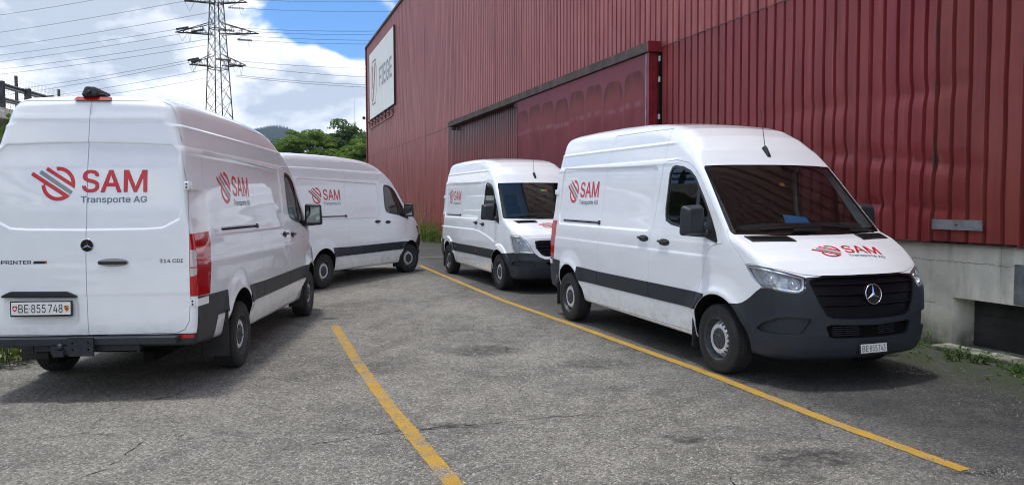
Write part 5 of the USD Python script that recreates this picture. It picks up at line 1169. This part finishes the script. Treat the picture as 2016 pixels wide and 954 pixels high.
for k, (s, lab) in enumerate([(26.75, 'tall dry grass stems against the maroon wall beside the old van'), (28.6, 'dry seed heads against the maroon wall near the second van')]):
    t = thing('dry_grass', lab, 'plant', WP + WU * s + WN * .3, 0); st = []
    for j in range(9):
        b = rng.normal(0, .16, 3) * [1, 1, 0]; e = b + [rng.normal(0, .2), rng.normal(0, .2), rng.uniform(1.1, 2.0)]; c = e + [rng.normal(0, .15), rng.normal(0, .15), -.12]; st.append(tube([b, (b + e) / 2, e, c], [.010, .009, .012, .004], 4, False))
    tag(put('stems', cat_(st), M['straw'], t), kind='stuff')
for k, (s, off, h, lab) in enumerate([(.35, .12, .22, 'small weeds at the foot of the plinth beside the right van bumper'), (-.75, .30, .14, 'low green weeds in front of the cellar ledge'), (-1.5, .34, .16, 'green weeds by the cellar ledge at the right frame edge'), (1.2, .10, .25, 'weeds at the plinth hidden beside the right van wheel')]):
    plant('weed', lab, WP + WU * s + WN * off, 40, h * .7, .24, .032, rng, 'leaf_dark')
# bank undergrowth
bq, bn = [], []
for k in range(5000):
    t = rng.uniform(-12, 60); o = rng.uniform(-7.9, 2.5); z = np.interp(o, [-8.2, -7.2, -5.2, -3.0, 3.0], [-.05, .15, .75, 1.0, 1.1]); bq.append(rp(t, o, z + rng.uniform(.0, .6))); bn.append(unit(rng.normal(0, 1, 3) + [0, 0, .5]))
tag(put('undergrowth', quads(np.array(bq), np.array(bn), .34, rng), M['leaf']), 'leafy undergrowth on the bank', 'undergrowth', None, 'stuff')
# moss, gravel and chips beside the plinth
q = []
while len(q) < 3200:
    s = rng.uniform(-4.5, 6.2); o = abs(rng.normal(0, .32)) + .02
    if -3.5 < s < -.12 and o < .22: continue
    p = WP + WU * s + WN * o
    if meshkit.noise(p[None] * 2.3, 2)[0] > .40: q.append(p + [0, 0, .004])
q = np.array(q); tag(put('moss', quads(q, unit(rng.normal(0, .35, q.shape) + [0, 0, 1]), .045, rng), M['leaf_dark']), 'moss and small weeds along the foot of the concrete plinth', 'moss', None, 'stuff')
M['chip'] = simple('stone_chips', (.24, .235, .22), .85, var=.35, vscale=30.0)
st = []; ico = trimesh.creation.icosphere(0, 1.0)
def chips(c, rx, ry, n, r):
    for k in range(n):
        m_ = ico.copy(); m_.vertices *= rng.uniform(.5, 1.0, 3) * r * rng.uniform(.5, 1.3); m_.vertices = m_.vertices @ trimesh.transformations.random_rotation_matrix(rng.uniform(0, 1, 3))[:3, :3]; st.append(T(m_, c[0] + rng.normal(0, rx), c[1] + rng.normal(0, ry), r * .35))
chips(ground_pt(1800, 730), .20, .12, 70, .008); chips(ground_pt(1950, 780), .3, .30, 50, .006); chips(ground_pt(1960, 930), .22, .05, 150, .007); chips(ground_pt(1500, 750), .5, .3, 40, .006)
for k in range(260): p = ground_pt(rng.uniform(100, 2010), rng.uniform(640, 950)); chips(p, .02, .02, 1, .007)
tag(put('gravel', cat_(st), M['chip']), 'loose stone chips scattered over the yard', 'gravel', None, 'stuff')
# ------------------------------------------------------------------ the four vans
def make_class(name, old):
    UsdGeom.Xform.Define(stage, '/World/' + name); c = stage.GetPrimAtPath('/World/' + name); c.SetSpecifier(Sdf.SpecifierClass); return c, build_van(c, old)
NEW, BN = make_class('van_class', False); OLD, BO = make_class('old_van_class', True)
def plate(parent, text, rear, b):
    w, h = (.50, .11) if rear else (.30, .08)
    if rear: o = np.array([-4.965, .374, .756]); ex, ey = np.array([0, -1.0, 0]), np.array([.03, 0, 1.0])
    else: o = b.on_front(np.array([0.0]), np.array([.372]), .022)[0]; ex, ey = np.array([0, 1.0, 0]), np.array([-.08, 0, 1.0])
    ey = ey / np.linalg.norm(ey); ez = np.cross(ex, ey)
    fr = in_plane(rbx(-w / 2 - .012, w / 2 + .012, -h / 2 - .016, h / 2 + .010, -.022, -.003, .004), o, ex, ey); pp = put('plate_frame' if rear else 'plate_holder', fr, M['black'], parent)
    put('number_plate', in_plane(rbx(-w / 2, w / 2, -h / 2, h / 2, -.006, .002, .002), o, ex, ey), M['white_plain'], pp)
    th = .072 if rear else .054; x = -w / 2 + (.062 if rear else .012)
    groups = [(text[0], .084 if rear else .070), (text[1], .122 if rear else .086), (text[2], .121 if rear else .084)]
    y0 = -th / 2
    for k, (s_, gw) in enumerate(groups):
        v, f = text2d(s_, th, gw if rear else gw); v = v + [x, y0]; P, F = slab2d(v, f, o, ex, ey, .0035); put('plate_lettering', (P, F), M['ink'], pp); x += gw
        if k == 0:
            q = .012 if rear else .008; v, f = poly2d(Point(x + q, 0).buffer(.004 if rear else .003, 8)); P, F = slab2d(v, f, o, ex, ey, .0035); put('plate_dot', (P, F), M['ink'], pp); x += 2 * q
        else: x += .021 if rear else .013
    if rear:
        for sx, cols in ((-w / 2 + .032, 'swiss'), (w / 2 - .032, 'canton')):
            sh = Polygon([(-.019, .024), (.019, .024), (.019, -.004), (.012, -.018), (0, -.026), (-.012, -.018), (-.019, -.004)]); sh = affinity.translate(sh, sx, 0)
            P, F = slab2d(*poly2d(sh), o, ex, ey, .0034); put('shield', (P, F), M['shield_red'], pp)
            if cols == 'swiss':
                cr = unary_union([sbox(sx - .013, -.005, sx + .013, .006), sbox(sx - .005, -.012, sx + .006, .014)]); P, F = slab2d(*poly2d(cr), o, ex, ey, .0042); put('shield_cross', (P, F), M['white_plain'], pp)
            else:
                bd = affinity.rotate(sbox(sx - .03, -.010, sx + .03, .010), 40, origin=(sx, 0)).intersection(sh); P, F = slab2d(*poly2d(bd), o, ex, ey, .0042); put('shield_band', (P, F), M['yellow'], pp)
                be = affinity.rotate(unary_union([sbox(sx - .013, -.003, sx + .012, .005), sbox(sx - .011, -.008, sx - .006, .0), sbox(sx + .004, -.008, sx + .009, .0)]), 40, origin=(sx, 0)); P, F = slab2d(*poly2d(be), o, ex, ey, .0048); put('shield_beast', (P, F), M['ink'], pp)
VANS = [('A', NEW, BN, (-4.0559, 11.7405, 1.6349), (.0196, .00665), 0, ('BE', '855', '748'), 'nearest white van on the left, seen from behind, with tow bar and reversing camera'),
        ('B', NEW, BN, (-3.3957, 19.2059, 1.2258), (-.004, .0032), -16, ('BE', '855', '746'), 'white van behind the nearest left one, seen from its side, front wheels turned'),
        ('D', NEW, BN, (2.9637, 8.0622, -1.2290), (.0038, .0056), 0, ('BE', '855', '743'), 'largest white van at the right facing the camera, with black bumper and grille'),
        ('C', OLD, BO, (.655, 15.45, -1.2215), (-.008, -.001), 0, ('BE', '855', '741'), 'older white van in the middle, its grille framed in white, half hidden')]
for key, cls, b, (x, y, a), (t0, t1), steer, num, lab in VANS:
    v = thing('delivery_van', lab, 'van', (x, y, 0), a)
    v.GetReferences().AddInternalReference(cls.GetPath())
    for side in (1, -1):
        add_wheel(v, 0, side, steer); add_wheel(v, -3.665, side, 0)
    plate(v, num, True, b); plate(v, num, False, b)
    if key in 'CD':
        for ch in Usd.PrimRange(v):
            if ch.IsA(UsdGeom.Mesh) and '/wheel' not in str(ch.GetPath()) and not any(k in str(ch.GetPath()) for k in ('plate_frame', 'plate_holder')):
                at_ = UsdGeom.Mesh(ch).GetPointsAttr(); p = np.array(at_.Get()); q = p[:, 0] < -3.95
                if q.any(): p[q, 0] = -3.95 + (p[q, 0] + 3.95) * .55; at_.Set(Vt.Vec3fArray.FromNumpy(np.ascontiguousarray(p, np.float32)))
        for ch in v.GetChildren():
            if ch.GetName().startswith('plate_frame'): UsdGeom.Xformable(ch).AddTranslateOp(opSuffix='rear').Set(Gf.Vec3d(.45, 0, 0))
    lift = Gf.Matrix4d(1, 0, -t1, 0, 0, 1, 0, 0, t1, 0, 1, 0, 0, 0, t0, 1)
    for ch in v.GetChildren():
        if not ch.GetName().startswith('wheel') and ch.IsA(UsdGeom.Xformable): UsdGeom.Xformable(ch).AddTransformOp(opSuffix='settle').Set(lift)
    if key == 'D':
        q = b.project(np.array([[-.217, -.034, 1.897]]), -.014)[0]; n = b.grad(q[None])[0]; n /= np.linalg.norm(n); ey = np.cross(n, [0, 1.0, 0]); ey = ey if ey[2] > 0 else -ey
        st = thing('windscreen_sticker', 'small orange sticker at the top of the right van windscreen', 'sticker', (x, y, 0), a); put('sheet', in_plane(rbx(-.028, .028, -.024, .024, -.002, .0, .001), q, [0, 1.0, 0], ey), M['orange'], st); put('mark', in_plane(bx(-.012, .006, -.010, .012, .0002, .001), q, [0, 1.0, 0], ey), M['green'], st)
        pa = thing('folded_paper', 'blue paper lying on the dashboard of the right van', 'paper', (x, y, 0), a)
        put('sheet', hull_pts([(.105, -.245, 1.49), (.105, .055, 1.49), (.045, -.235, 1.575), (.045, .05, 1.545), (.100, -.245, 1.488), (.100, .055, 1.488), (.040, -.235, 1.573), (.040, .05, 1.543)]), M['blue_paper'], pa)
    if key == 'C':
        q = b.project(np.array([[-.261, .095, 1.94]]), -.014)[0]; n = b.grad(q[None])[0]; n /= np.linalg.norm(n); ey = np.cross(n, [0, 1.0, 0]); ey = ey if ey[2] > 0 else -ey
        st = thing('windscreen_sticker', 'green and orange sticker at the top of the older van windscreen', 'sticker', (x, y, 0), a)
        put('sheet', in_plane(bx(-.07, .0, -.025, .025, -.002, 0), q, [0, 1.0, 0], ey), M['green'], st); put('sheet', in_plane(bx(.004, .06, -.025, .02, -.002, 0), q, [0, 1.0, 0], ey), M['orange'], st)

# ------------------------------------------------------------------ the air between here and the hills
g = NG(); M['haze'] = g.make('haze_air', volume=str(g.n('principled_volume', color=(.66, .81, 1.0), density=.00008, anisotropy=.2)))
tag(put('haze', bx(-5900, 5900, -800, 4600, -1.2, 520), M['haze']), 'thin blue summer haze over the valley', kind='stuff')
